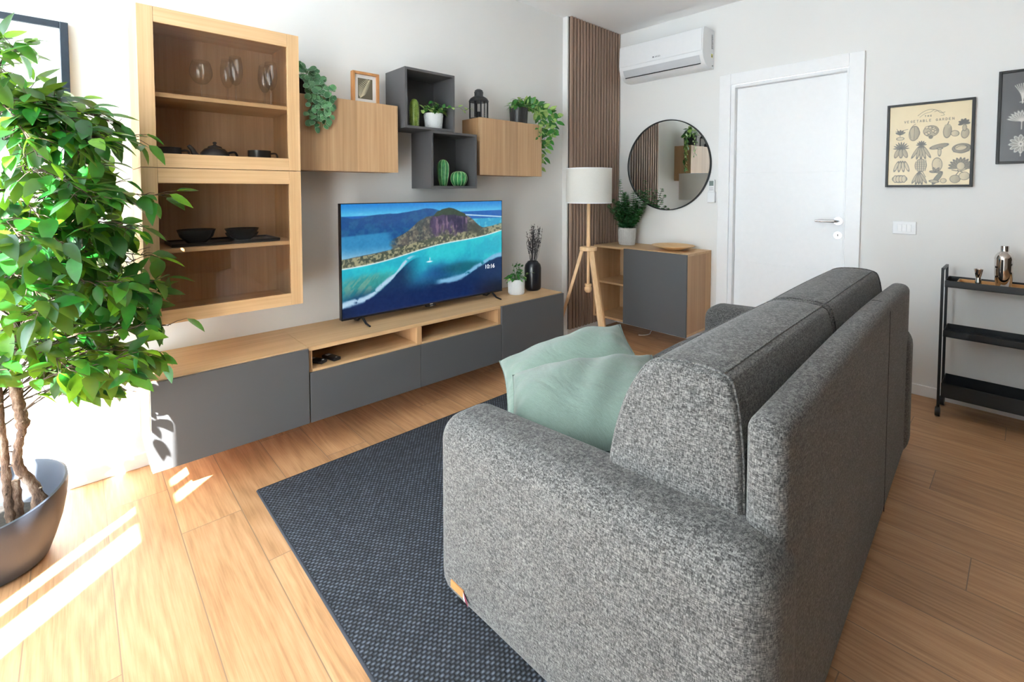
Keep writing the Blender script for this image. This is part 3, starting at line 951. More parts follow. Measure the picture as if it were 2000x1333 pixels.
# ------------------------------------------------------------------ sofa
import bmesh
def rbox(mb, x0, y0, z0, x1, y1, z1, r, seg=5, fn=None, cuts=0):
    bm = bmesh.new()
    bmesh.ops.create_cube(bm, size=1)
    for v in bm.verts:
        v.co = Vector(((x0 + x1) / 2 + v.co.x * abs(x1 - x0), (y0 + y1) / 2 + v.co.y * abs(y1 - y0), (z0 + z1) / 2 + v.co.z * abs(z1 - z0)))
    bmesh.ops.bevel(bm, geom=list(bm.edges), offset=r, segments=seg, profile=0.5, affect='EDGES')
    if cuts:
        for ax, lo, hi in ((0, min(x0, x1), max(x0, x1)), (1, min(y0, y1), max(y0, y1)), (2, z0, z1)):
            nn = max(1, int((hi - lo) / cuts))
            for k in range(1, nn):
                co = Vector((0, 0, 0)); no = Vector((0, 0, 0))
                co[ax] = lo + (hi - lo) * k / nn; no[ax] = 1
                bmesh.ops.bisect_plane(bm, geom=list(bm.verts) + list(bm.edges) + list(bm.faces), plane_co=co, plane_no=no)
    bmesh.ops.recalc_face_normals(bm, faces=list(bm.faces))
    bm.verts.index_update()
    vs = [tuple(fn(v.co.copy())) if fn else tuple(v.co) for v in bm.verts]
    fs = [tuple(v.index for v in f.verts) for f in bm.faces]
    bm.free()
    mb.add(vs, fs)
    return mb

TH = R(2.3)
SO = Vector((0.585, -1.485, 0))
SX = Matrix.Translation(SO) @ Matrix.Rotation(TH, 4, 'Z') @ Matrix.Diagonal((1, -1, 1, 1))
def SB():
    m = MB(); m.X = SX
    return m
def flip(mb):
    mb.f = [tuple(reversed(f)) for f in mb.f]
    return mb
sofa = thing('sofa', 'large grey tweed sofa seen from behind, facing the television', 'sofa', tuple(SX @ Vector((1.0, 0.45, 0.0))))
SD = 0.935
def armfn(p):
    if p.z > 0.3:
        p.z += 0.040 * (p.y / SD) * min(1, (p.z - 0.3) / 0.25)
    return p
m = SB(); rbox(m, 0, 0, 0.030, 0.212, SD, 0.578, 0.075, 7, armfn, 0.12)
near_arm = flip(m).build('armrest', M['tweed'], sofa, auto=60)
m = SB(); rbox(m, 1.885, 0, 0.030, 2.095, SD, 0.578, 0.075, 7, armfn, 0.12)
flip(m).build('armrest', M['tweed'], sofa, auto=60)
m = SB(); rbox(m, 0.205, 0.045, 0.045, 1.892, 0.86, 0.285, 0.02, 3)
flip(m).build('seat_base', M['tweed'], sofa, auto=60)
for a, b in ((0.208, 1.047), (1.051, 1.890)):
    def sfn(p, a=a, b=b):
        t = (p.x - a) / (b - a)
        if p.z > 0.38:
            p.z += 0.018 * math.sin(PI * max(0, min(1, t)))
        return p
    m = SB(); rbox(m, a, 0.012, 0.287, b, 0.60, 0.435, 0.04, 5, sfn, 0.1)
    flip(m).build('seat_cushion', M['tweed'], sofa, auto=60)
def backfn(p):
    t = (p.x - 0.1) / 1.88
    if p.z > 0.6:
        p.z += 0.022 * math.sin(PI * max(0, min(1, t)))
    return p
m = SB(); rbox(m, 0.112, 0.848, 0.048, 1.985, 0.922, 0.822, 0.031, 6, backfn, 0.15)
bf = flip(m).build('back_frame', M['tweed'], sofa, auto=60)
for u in (1.36,):
    m = SB()
    zz = 0.822 + 0.022 * math.sin(PI * (u - 0.1) / 1.88)
    m.tube([(u, 0.9222, 0.06), (u, 0.9222, zz - 0.034), (u, 0.913, zz - 0.010), (u, 0.895, zz), (u, 0.872, zz), (u, 0.856, zz - 0.012)], 0.0013, 6)
    m.build('seam', M['welt'], bf)
prof = [(0.565, 0.440), (0.532, 0.520), (0.538, 0.620), (0.566, 0.735), (0.605, 0.820), (0.650, 0.872), (0.725, 0.886), (0.798, 0.880), (0.822, 0.850), (0.838, 0.740), (0.843, 0.600), (0.840, 0.440)]
ringp = [(q.x, q.y) for q in spline([(a, b, 0) for a, b in prof], 5, True)]
cx_, cz_ = 0.70, 0.66
def back_cushion(a, b):
    m = SB()
    secs = []
    W_ = b - a
    for t, sc in ((0, 0.93), (0.004, 0.965), (0.012, 0.988), (0.028, 1.0), (0.12, 1.006), (0.3, 1.012), (0.5, 1.015), (0.7, 1.012), (0.88, 1.006), (0.972, 1.0), (0.988, 0.988), (0.996, 0.965), (1, 0.93)):
        secs.append([(a + W_ * t, cx_ + (q[0] - cx_) * sc, cz_ + (q[1] - cz_) * sc) for q in ringp])
    loft(m, secs)
    c = m.build('back_cushion', M['tweed'], sofa, auto=70)
    n = len(ringp)
    for t in (0.020, 0.980):
        m = SB()
        m.tube([(a + W_ * t, cx_ + (q[0] - cx_) * 1.0, cz_ + (q[1] - cz_) * 1.0) for q in ringp[3:]], 0.0030, 6)
        m.build('piping', M['tweed'], c, smooth=True)
    for q in (ringp[5 * 5 - 1], ringp[7 * 5]):
        m = SB()
        m.tube([(a + W_ * t, cx_ + (q[0] - cx_) * (1.001 + 0.015 * math.sin(PI * t)), cz_ + (q[1] - cz_) * (1.001 + 0.015 * math.sin(PI * t))) for t in [0.02 + 0.96 * k / 16 for k in range(17)]], 0.0026, 6)
        m.build('piping', M['tweed'], c, smooth=True)
back_cushion(0.125, 0.945)
back_cushion(0.950, 1.875)
for u, v in ((0.06, 0.08), (0.06, 0.86), (2.03, 0.08), (2.03, 0.86)):
    m = SB(); m.tube([(u, v, 0.0113), (u, v, 0.04)], 0.022, 16)
    m.build('foot', M['black_plastic'], sofa, auto=40)
m = SB(); rbox(m, -0.0035, 0.088, 0.092, 0.004, 0.146, 0.114, 0.001, 2)
lab(flip(m).build('leather_tag', M['leather'], sofa), 'tan leather tag')
m = SB()
m.X = SX @ Matrix.Translation((0, 0.018, 0.013))
m.add([(-0.003, 0.127, 0.101), (-0.004, 0.136, 0.082), (-0.004, 0.146, 0.070), (-0.004, 0.134, 0.072), (-0.003, 0.127, 0.080)], [(0, 1, 4), (1, 3, 4)], 0)
m.add([(-0.0035, 0.127, 0.103), (-0.006, 0.150, 0.083), (-0.006, 0.152, 0.070), (-0.0045, 0.136, 0.082)], [(0, 1, 2, 3)], 1)
m.build('ribbon_tag', [M['white_tag'], M['red_tag']], sofa)

# ------------------------------------------------------------------ pillows
Fh = Vector((0.677, 0.736, 0)); Rh = Vector((0.736, -0.677, 0)); Zu = Vector((0, 0, 1))
def pillow(label, c, yaw, tilt, roll, w_, h_, th, mat, seed):
    ax = (Rh * math.cos(yaw) + Fh * math.sin(yaw)).normalized()
    fw = (Fh * math.cos(yaw) - Rh * math.sin(yaw)).normalized()
    ax = (ax * math.cos(roll) + Zu * math.sin(roll)).normalized()
    up = (fw * math.cos(tilt) + Zu * math.sin(tilt))
    up = (up - ax * up.dot(ax)).normalized()
    nn = ax.cross(up)
    c = Vector(c)
    rr = random.Random(seed)
    ph = [rr.uniform(0, 6.28) for _ in range(8)]
    N = 36
    m = MB()
    grid = {}
    vs, fs = [], []
    for side in (1, -1):
        for i in range(N + 1):
            for j in range(N + 1):
                s = -1 + 2 * i / N; t = -1 + 2 * j / N
                edge = i in (0, N) or j in (0, N)
                if edge and side == -1:
                    grid[(side, i, j)] = grid[(1, i, j)]
                    continue
                px = s * (1 - 0.07 * (1 - t * t) * abs(s) ** 1.5)
                py = t * (1 - 0.07 * (1 - s * s) * abs(t) ** 1.5)
                prof_ = ((1 - abs(s) ** 2.6) * (1 - abs(t) ** 2.6))
                h = th * 0.5 * max(0, prof_) ** 0.60
                rad = max(abs(s), abs(t))
                wr = 0.0045 * math.sin(9 * s + 3 * t + ph[0]) * rad ** 2 + 0.005 * math.sin(5 * t - 7 * s + ph[1] + 2 * math.sin(3 * s + ph[2])) * prof_ ** 0.3 + 0.004 * math.sin(14 * math.atan2(t, s) + ph[3]) * rad ** 3
                wr = wr * (0 if edge else 1)
                wave = 0.012 * math.sin(2.2 * s + ph[4]) * (t * 0.5 + 0.5) + 0.010 * math.sin(2.6 * t + ph[5])
                p = c + ax * (px * w_ / 2) + up * (py * h_ / 2) + nn * (side * (h + wr) + wave)
                grid[(side, i, j)] = len(vs)
                vs.append(p)
    for side in (1, -1):
        for i in range(N):
            for j in range(N):
                q = (grid[(side, i, j)], grid[(side, i + 1, j)], grid[(side, i + 1, j + 1)], grid[(side, i, j + 1)])
                fs.append(q if side == 1 else tuple(reversed(q)))
    m.add(vs, fs)
    th_ = thing('throw_pillow', label, 'cushion', tuple(c), 'sage green throw pillows on the sofa')
    b = m.build('pillow_body', mat, th_, smooth=True)
    # stitched edge
    loop = [(i, 0) for i in range(N)] + [(N, j) for j in range(N)] + [(i, N) for i in range(N, 0, -1)] + [(0, j) for j in range(N, 0, -1)]
    m = MB(); m.tube([vs[grid[(1, i, j)]] for i, j in loop] + [vs[grid[(1, 0, 0)]]], 0.0022, 6)
    m.build('edge_seam', mat, th_, smooth=True)
PILLOWS = [('sage green throw pillow nearest the grey armrest, in front of its twin', (1.020, -1.725, 0.550), R(-6), R(12), R(12), 0.52, 0.44, 0.21, M['sage'], 3),
           ('paler sage throw pillow lying behind and beyond the other one', (1.250, -1.455, 0.530), R(2), R(16), R(15), 0.56, 0.42, 0.18, M['sage_light'], 8)]
for a in PILLOWS:
    pillow(*a)

# ------------------------------------------------------------------ tripod floor lamp
G = Vector((2.69, -0.41, 0))
lamp = thing('tripod_floor_lamp', 'wooden tripod floor lamp with a white drum shade in front of the slat panel', 'floor lamp', tuple(G))
m = MB()
m.lathe([(0.172, 1.152), (0.172, 1.412), (0.1695, 1.412), (0.1695, 1.152), (0.172, 1.152)], (G.x, G.y, 0), 64)
sh = m.build('lamp_shade', M['shade'], lamp, auto=40)
m = MB()
m.lathe([(0.1728, 1.150), (0.1728, 1.156), (0.1690, 1.156), (0.1690, 1.150), (0.1728, 1.150)], (G.x, G.y, 0), 64)
m.build('shade_ring', M['white_plastic'], sh, auto=40)
m = MB()
m.lathe([(0.1728, 1.408), (0.1728, 1.4135), (0.1690, 1.4135), (0.1690, 1.408), (0.1728, 1.408)], (G.x, G.y, 0), 64)
for k in range(3):
    a = 2 * PI * k / 3 + 0.4
    m.tube([(G.x, G.y, 1.36), (G.x + 0.17 * math.cos(a), G.y + 0.17 * math.sin(a), 1.405)], 0.0018, 6)
m.build('shade_ring', M['white_plastic'], sh, auto=40)
m = MB(); m.lathe([(0, 0.80), (0.0155, 0.80), (0.0155, 0.86), (0.0125, 0.90), (0.0125, 1.26), (0, 1.26)], (G.x, G.y, 0), 20)
m.build('pole', M['beech'], lamp, auto=40)
m = MB(); m.lathe([(0, 0.786), (0.060, 0.786), (0.066, 0.79), (0.066, 0.812), (0.062, 0.817), (0, 0.817)], (G.x, G.y, 0), 40)
m.build('collar', M['beech'], lamp, auto=40)
m = MB(); m.lathe([(0, 0.53), (0.011, 0.53), (0.011, 0.787), (0, 0.787)], (G.x, G.y, 0), 16)
m.build('centre_rod', M['beech'], lamp, auto=40)
m = MB(); m.lathe([(0, 0.462), (0.018, 0.466), (0.029, 0.484), (0.029, 0.500), (0.020, 0.512), (0.026, 0.516), (0.026, 0.532), (0, 0.532)], (G.x, G.y, 0), 24)
m.build('bottom_knob', M['beech'], lamp, auto=40)
m = MB(); m.lathe([(0, 1.255), (0.013, 1.255), (0.016, 1.275), (0.016, 1.30), (0.028, 1.33), (0.030, 1.35), (0.022, 1.375), (0, 1.385)], (G.x, G.y, 0), 24)
m.build('bulb', M['white_plastic'], lamp, auto=60)
for fx, fy in ((2.536, -0.187), (2.955, -0.394), (2.57, -0.662)):
    d = Vector((fx - G.x, fy - G.y, 0)).normalized()
    top = G + d * 0.048 + Vector((0, 0, 0.788))
    bot = Vector((fx, fy, 0.002))
    sd_ = d.cross(Zu).normalized()
    ax_ = (bot - top).normalized()
    nr = ax_.cross(sd_).normalized()
    m = MB()
    ring = []
    for p, wd, tk in ((top, 0.017, 0.013), (bot, 0.013, 0.010)):
        ring.append([p + sd_ * wd * a + nr * tk * b for a, b in ((-1, -1), (1, -1), (1, 1), (-1, 1))])
    loft(m, ring)
    m.build('leg', M['beech'], lamp, bevel=0.003)

# ------------------------------------------------------------------ television
tv = thing('television', 'large flat television on the low bench, showing a tropical island coast', 'television', (1.417, -0.2, 0.508))
tx0, tx1, tz0, tz1, ty = 0.846, 1.990, 0.545, 1.177, -0.205
m = MB().box(tx0, ty + 0.002, tz0, tx1, ty + 0.03, tz1)
m.build('housing', M['black_plastic'], tv, bevel=0.002)
MB().box(tx0 + 0.22, ty + 0.03, tz0 + 0.03, tx1 - 0.22, ty + 0.075, tz0 + 0.40).build('rear_electronics_box', M['black_plastic'], tv, bevel=0.012)
m = MB()
for a in ((tx0, tz0, tx1, tz0 + 0.010), (tx0, tz1 - 0.004, tx1, tz1), (tx0, tz0 + 0.010, tx0 + 0.004, tz1 - 0.004), (tx1 - 0.004, tz0 + 0.010, tx1, tz1 - 0.004)):
    m.box(a[0], ty - 0.002, a[1], a[2], ty + 0.002, a[3])
m.build('bezel', M['black_frame'], tv)
MB().box(1.375, ty - 0.001, tz0 - 0.012, 1.445, ty + 0.02, tz0 + 0.001).build('sensor_bar', M['black_plastic'], tv, bevel=0.002)
MB().box(1.400, ty - 0.0027, tz0 + 0.002, 1.420, ty - 0.0019, tz0 + 0.005).box(1.402, ty - 0.0018, tz0 - 0.009, 1.422, ty - 0.0011, tz0 - 0.0065).build('brand_mark', M['grey_plastic'], tv)
for xx in (0.965, 1.905):
    m = MB()
    m.tube([(xx, ty + 0.012, tz0 + 0.004), (xx, ty - 0.040, 0.519), (xx, ty - 0.088, 0.5135)], [0.0075, 0.006, 0.005], 8)
    m.tube([(xx, ty + 0.016, tz0 + 0.004), (xx, ty + 0.060, 0.519), (xx, ty + 0.105, 0.5135)], [0.0075, 0.006, 0.005], 8)
    m.build('stand_foot', M['black_plastic'], tv, auto=50)
W_, H_ = 420, 236
U, V = np.meshgrid(np.linspace(0, 1, W_), np.linspace(0, 1, H_))
im = np.zeros((H_, W_, 3))
n1 = fbm(U, V, 14, 8, 5); n2 = fbm(U, V, 40, 24, 4); n3 = fbm(U, V, 8, 5, 5); n4 = fbm(U, V, 90, 50, 3)
sky_t = sst(0, 0.13, V)
for k, (a, b) in enumerate(((28, 92), (124, 190), (200, 226))):
    im[..., k] = a + (b - a) * sky_t
lay(im, sst(0.66, 0.85, fbm(U, V, 10, 40, 4)) * 0.4 * (1 - sky_t * 0.5), (150, 205, 235))
hz_ = 0.105 - 0.01 * U
lay(im, sst(0, 0.006, V - hz_), (22, 92, 170))                     # far sea
lay(im, sst(0, 0.01, V - (0.16 + 0.02 * U)) * (U > 0.6) * 1.0, (40, 150, 190))
lay(im, sst(0.5, 0.7, n2) * (V > 0.18) * (V < 0.34) * (U > 0.7) * 0.5, (130, 205, 215))
lay(im, np.exp(-((V - (0.135 + 0.14 * (U - 0.72))) / 0.006) ** 2) * (U > 0.72), (210, 235, 240))
ridge = 0.105 + 0.016 * np.sin(U * 21) + 0.02 * (n1[0][None, :] - 0.5) - 0.05 * sst(0.24, 0.40, U) * (1 - sst(0.44, 0.60, U))
mt = sst(0, 0.008, V - ridge) * (1 - sst(0.50, 0.62, U))
lay(im, mt, (20, 74, 132))
lay(im, mt * sst(0.48, 0.62, n2) * 0.5, (34, 100, 140))
lg = sst(0, 0.02, V - (0.275 - 0.08 * U)) * (1 - sst(0.25, 0.31, U + 0.25 * np.abs(V - 0.42) + 0.04 * (n1 - 0.5)))
lay(im, lg, (44, 128, 178))
lay(im, lg * sst(0.36, 0.50, V + 0.04 * (n1 - 0.5)), (130, 180, 208))
shore = 0.565 - 0.215 * U + 0.014 * np.sin(U * 9) - 0.03 * U * U
land = sst(0, 0.012, V - (0.33 - 0.20 * sst(0.25, 0.5, U) + 0.14 * sst(0.72, 0.86, U) + 0.02 * (n1 - 0.5))) * sst(0.24, 0.30, U + 0.30 * sst(0.42, 0.50, V) + 0.04 * (n2 - 0.5)) * (V < shore)
lay(im, land, (70, 74, 74))
lay(im, land * sst(0.42, 0.62, n2) * 0.8, (104, 98, 90))
lay(im, land * sst(0.55, 0.68, n4) * 0.55, (150, 146, 120))
lay(im, land * sst(0.50, 0.36, n1) * 0.5, (48, 62, 66))
cs = (V > shore - 0.085) * (V < shore)
lay(im, cs * 0.6, (78, 88, 66))
lay(im, cs * sst(0.46, 0.58, n4) * 0.7, (170, 164, 128))
# the mountain
mt_top = np.interp(U, [0, 0.485, 0.49, 0.505, 0.535, 0.57, 0.61, 0.645, 0.68, 0.72, 0.737, 0.745, 1], [1, 0.24, 0.18, 0.14, 0.085, 0.068, 0.052, 0.062, 0.088, 0.118, 0.16, 0.24, 1]) + 0.010 * (n2 - 0.5)
mk = sst(0, 0.008, V - mt_top) * sst(0.482, 0.490, U + 0.02 * (n2 - 0.5)) * (1 - sst(0.735, 0.742, U)) * (1 - sst(0.24, 0.33, V + 0.22 * (n2 - 0.5) + 0.16 * (fbm(U, V, 46, 6, 3) - 0.5)))
lay(im, mk, (74, 62, 92))
lay(im, mk * sst(0.46, 0.60, fbm(U, V, 60, 10, 3)) * 0.8, (128, 104, 124))
lay(im, mk * sst(0.52, 0.38, fbm(U, V, 46, 8, 3)) * 0.8, (36, 34, 62))
lay(im, mk * (V < 0.115 + 0.05 * n1) * (U > 0.50), (50, 68, 50))
lay(im, sst(0, 0.02, V - 0.22) * (1 - sst(0.30, 0.38, V)) * np.exp(-((U - 0.80) / 0.07) ** 2) * land, (70, 74, 66))
# lagoon below the shore
wt = sst(0, 0.004, V - shore)
lay(im, wt, (32, 168, 190))
lay(im, wt * sst(0.40, 0.62, fbm(U, V, 12, 6, 4)) * 0.7, (44, 196, 204))
dd = V - shore
lay(im, wt * sst(0.10, 0.30, dd + 0.10 * (n3 - 0.5)) * np.exp(-((U - 0.52 + 0.35 * (V - 0.8)) / 0.16) ** 2), (14, 72, 130))
lay(im, wt * sst(0.26, 0.42, dd + 0.05 * (n3 - 0.5)), (12, 92, 122))
reef = np.exp(-(((U - 0.14) / 0.20) ** 2 + ((V - 0.74 + 0.10 * (U - 0.1)) / 0.10) ** 2) ** 2)
lay(im, wt * reef * 0.75, (56, 128, 120))
lay(im, wt * reef * sst(0.5, 0.62, fbm(U + V * 0.5, V, 60, 14, 3)) * 0.7, (118, 158, 140))
reef2 = np.exp(-(((U - 0.72) / 0.17) ** 2 + ((V - 0.685) / 0.06) ** 2) ** 2)
lay(im, wt * reef2 * 0.8, (14, 84, 100))
s1 = 0.885 - 0.10 * sst(0.0, 0.25, U) - 0.28 * sst(0.15, 0.42, U)
low = sst(0, 0.01, V - s1 - 0.02)
s2 = 0.80 - 0.20 * sst(0.62, 1.0, U)
lay(im, np.maximum(low * (1 - sst(0.30, 0.46, U + 0.05 * (n3 - 0.5))), sst(0, 0.015, V - s2 - 0.01) * sst(0.42, 0.58, U + 0.05 * (n3 - 0.5))), (6, 44, 84))
lay(im, sst(0.80, 0.98, V + 0.06 * (n3 - 0.5)), (2, 14, 34))
lay(im, sst(0.72, 0.90, V) * (1 - sst(0.30, 0.55, np.abs(U - 0.42))), (6, 32, 80))
lay(im, np.exp(-((V - s1 + 0.01 * np.sin(U * 40)) / (0.006 + 0.04 * n1 * (1 - sst(0.30, 0.42, U)))) ** 4) * (1 - sst(0.34, 0.42, U)) * sst(0.30, 0.48, n2 + 0.1), (170, 200, 222))
lay(im, np.exp(-((V - s2) / (0.010 + 0.034 * n1)) ** 4) * sst(0.50, 0.57, U) * sst(0.32, 0.48, n2 + 0.08), (120, 172, 206))
lay(im, np.exp(-((dd) / 0.006) ** 2), (216, 232, 230))
lay(im, np.exp(-(((U - 0.483) / 0.02) ** 2 + ((V - 0.585) / 0.008) ** 2) ** 2), (225, 235, 240))
lay(im, np.exp(-(((U - 0.486) / 0.003) ** 2 + ((V - 0.56) / 0.02) ** 2) ** 2), (190, 215, 225))
im += (n4[..., None] - 0.5) * 16
scr = colour_grid('screen', M['screen'], tv, (tx0 + 0.004, ty - 0.0012, tz0 + 0.010), (1, 0, 0), (0, 0, 1), tx1 - tx0 - 0.008, tz1 - tz0 - 0.014, im)
text('clock_digits', '10:16', 0.040, M['text_white'], tv, (tx0 + 0.902 * (tx1 - tx0), ty - 0.0016, tz0 + 0.292 * (tz1 - tz0)), (R(90), 0, 0))

# ------------------------------------------------------------------ bar cart
cart = thing('bar_cart', 'narrow black metal three-tier bar cart on castors by the wall', 'cart', (3.40, -2.70, 0))
ca, cb_, cy0, cy1 = 3.300, 3.500, -2.372, -3.02
for i, (xx, yy) in enumerate(((ca, cy0), (cb_, cy0), (ca, cy1), (cb_, cy1))):
    MB().box(xx - 0.006, yy - 0.006, 0.058, xx + 0.006, yy + 0.006, 0.822).build('upright', M['black_metal'], cart, bevel=0.0015)
for yy in (cy0, cy1):
    MB().box(ca + 0.006, yy - 0.006, 0.810, cb_ - 0.006, yy + 0.006, 0.822).build('end_handle', M['black_metal'], cart, bevel=0.0015)
for z, lip in ((0.722, 0.034), (0.448, 0.032), (0.112, 0.075)):
    m = MB()
    xa, xb_, ya, yb = ca - 0.004, cb_ + 0.004, cy0 - 0.010, cy1 + 0.010
    m.box(xa, ya, z - 0.002, xb_, yb, z + 0.001)
    m.box(xa, ya, z - 0.002, xa + 0.002, yb, z + lip).box(xb_ - 0.002, ya, z - 0.002, xb_, yb, z + lip)
    m.box(xa, ya, z - 0.002, xb_, ya - 0.002, z + lip).box(xa, yb, z - 0.002, xb_, yb + 0.002, z + lip)
    m.build('tray', M['black_metal'], cart)
for xx, yy in ((ca, cy0), (cb_, cy0), (ca, cy1), (cb_, cy1)):
    m = MB()
    m.tube([(xx, yy, 0.06), (xx, yy, 0.046)], 0.007, 10)
    m.box(xx - 0.018, yy + 0.006, 0.030, xx + 0.008, yy + 0.009, 0.050).box(xx - 0.018, yy - 0.009, 0.030, xx + 0.008, yy - 0.006, 0.050)
    cst = m.build('castor', M['black_plastic'], cart)
    m = MB(); m.tube([(xx - 0.008, yy - 0.010, 0.0255), (xx - 0.008, yy + 0.010, 0.0255)], 0.025, 24)
    m.build('wheel', M['black_plastic'], cst, auto=40)
tr = thing('serving_tray', 'light wooden serving tray on the top shelf of the black cart', 'tray', (3.40, -2.70, 0.7235))
m = MB().box(3.312, -2.425, 0.7235, 3.488, -2.96, 0.733)
m.build('tray_base', M['tray_wood'], tr, bevel=0.002)
m = MB()
for a in ((3.312, -2.425, 3.320, -2.96), (3.480, -2.425, 3.488, -2.96), (3.320, -2.425, 3.480, -2.433), (3.320, -2.952, 3.480, -2.96)):
    m.box(a[0], a[1], 0.733, a[2], a[3], 0.748)
m.build('tray_rim', M['tray_wood'], tr, bevel=0.002)
jg = thing('jigger', 'small double-ended steel jigger on the wooden tray, left of the shaker', 'jigger', (3.37, -2.508, 0.7332))
m = MB(); m.lathe([(0.0, 0.0), (0.0164, 0.0), (0.0164, 0.0019), (0.0104, 0.0436), (0.01, 0.0485), (0.0112, 0.0524), (0.0192, 0.0912), (0.018, 0.0912), (0.01, 0.0563), (0.0, 0.0553)], (3.37, -2.508, 0.7332), 32)
m.build('jigger_body', M['steel'], jg, auto=35)
sk = thing('cocktail_shaker', 'polished steel cocktail shaker standing on the tray of the black cart', 'cocktail shaker', (3.385, -2.602, 0.7332))
m = MB(); m.lathe([(0.0, 0.0), (0.0274, 0.0), (0.0289, 0.0028), (0.0357, 0.069), (0.0369, 0.115), (0.0369, 0.1518), (0.0, 0.1518)], (3.385, -2.602, 0.7332), 48)
m.build('shaker_body', M['steel'], sk, auto=35)
m = MB(); m.lathe([(0.0, 0.152), (0.0384, 0.152), (0.0384, 0.1564), (0.0372, 0.1619), (0.0334, 0.1748), (0.0258, 0.1858), (0.0182, 0.1923), (0.0171, 0.195), (0.0, 0.195)], (3.385, -2.602, 0.7332), 48)
m.build('strainer_lid', M['steel'], sk, auto=35)
m = MB(); m.lathe([(0.0, 0.1952), (0.0163, 0.1952), (0.0163, 0.2208), (0.0152, 0.224), (0.0, 0.224)], (3.385, -2.602, 0.7332), 40)
m.build('cap', M['steel'], sk, auto=35)
nk = tag(MB().box(3.325, -2.575, 0.7332, 3.362, -2.78, 0.7352).build('paper_napkin', M['napkin']), 'flat white paper lying on the tray in front of the shaker', 'napkin')
# ------------------------------------------------------------------ tall artificial tree in its planter
tree = thing('potted_ficus_tree', 'tall bushy green ficus tree with bare trunks in a charcoal planter by the sunlit wall', 'potted plant', (-0.42, -0.41, 0))
PC = (-0.425, -0.405, 0.0)
def rimf(z, t):
    k = max(0, (z - 0.10) / 0.14)
    return z + k * 0.030 * math.cos(t - 0.9)
m = MB()
m.lathe([(0, 0.001), (0.125, 0.001), (0.140, 0.010), (0.158, 0.06), (0.176, 0.12), (0.188, 0.18), (0.192, 0.225), (0.190, 0.236), (0.184, 0.238), (0.180, 0.228), (0.172, 0.17), (0.160, 0.135), (0, 0.135)], PC, 72, 0, rimf)
m.build('planter', M['planter'], tree, auto=50)
m = MB(); m.lathe([(0, 0.150), (0.06, 0.148), (0.12, 0.142), (0.166, 0.137)], PC, 40)
m.build('soil', M['soil'], tree, smooth=True)
rt = random.Random(21)
def knobbly(pts, r0, r1, n=6):
    p = spline(pts, n)
    return p, [(r0 + (r1 - r0) * k / (len(p) - 1)) * (1 + 0.13 * math.sin(k * 2.3) + rt.uniform(-0.05, 0.07)) for k in range(len(p))]
T1 = [(-0.372, -0.42, 0.10), (-0.376, -0.42, 0.17), (-0.381, -0.42, 0.262), (-0.384, -0.42, 0.38), (-0.389, -0.42, 0.49), (-0.392, -0.41, 0.62), (-0.40, -0.40, 0.85), (-0.405, -0.39, 1.10), (-0.40, -0.40, 1.40), (-0.40, -0.41, 1.58)]
T3 = [(-0.296, -0.43, 0.11), (-0.303, -0.43, 0.17), (-0.319, -0.43, 0.250), (-0.352, -0.43, 0.325), (-0.352, -0.43, 0.39), (-0.339, -0.43, 0.462), (-0.346, -0.42, 0.53), (-0.355, -0.42, 0.64), (-0.35, -0.40, 0.82), (-0.37, -0.39, 1.0), (-0.38, -0.40, 1.25), (-0.375, -0.41, 1.45)]
for pts, a, b in ((T1, 0.014, 0.006), (T3, 0.027, 0.007)):
    p, r = knobbly(pts, a, b)
    if pts is T3:
        r = [q * (0.62 if 8 < k < 30 else 1) for k, q in enumerate(r)]
    m = MB(); m.tube(p, r, 12)
    for k in range(3, min(len(p) - 2, 34), 4):
        d = Vector((rt.uniform(-1, 1), rt.uniform(-1, 0.2), 0.3)).normalized()
        m.tube([p[k], p[k] + d * (r[k] + 0.009)], [0.004, 0.0025], 6)
    m.build('trunk', M['bark'], tree, smooth=True)
p, r = knobbly([(-0.357, -0.415, 0.10), (-0.360, -0.415, 0.19), (-0.364, -0.415, 0.278)], 0.016, 0.012)
m = MB(); m.tube(p, r, 12); m.build('trunk_stub', M['bark'], tree, smooth=True)
p, r = knobbly([(-0.45, -0.40, 0.10), (-0.455, -0.40, 0.3), (-0.45, -0.39, 0.6), (-0.46, -0.39, 0.95), (-0.47, -0.40, 1.3)], 0.015, 0.006)
m = MB(); m.tube(p, r, 12); m.build('trunk', M['bark'], tree, smooth=True)
mt_, ml = MB(), MB()
tp1, tp3 = spline(T1, 6), spline(T3, 6)
def at_height(tp, z):
    return min(tp, key=lambda q: abs(q.z - z)).copy()
def ok_leaf(q):
    if q.y > -0.035 or q.x < -0.93: return False
    if q.x > -0.05 and q.y > -0.40: return False
    if q.x > -0.03 and q.z < 0.56 and q.y > -0.46: return False
    return True
CEN = Vector((-0.41, -0.42, 1.07))
def crown_r(d):
    sc_ = 0.44 if d.z < 0.25 else 0.36
    base = 1 / math.sqrt((d.x / sc_) ** 2 + (d.y / 0.36) ** 2 + (d.z / 0.66) ** 2)
    return base
SPARSE = [(-0.03, -0.46, 1.46), (-0.11, -0.47, 1.52), (0.05, -0.47, 1.25), (0.055, -0.50, 0.76), (0.03, -0.52, 0.66), (-0.02, -0.50, 0.90), (-0.10, -0.48, 0.55), (-0.12, -0.50, 1.35), (0.0, -0.50, 1.03), (-0.32, -0.44, 1.72), (-0.40, -0.44, 1.70), (-0.02, -0.46, 1.13)]
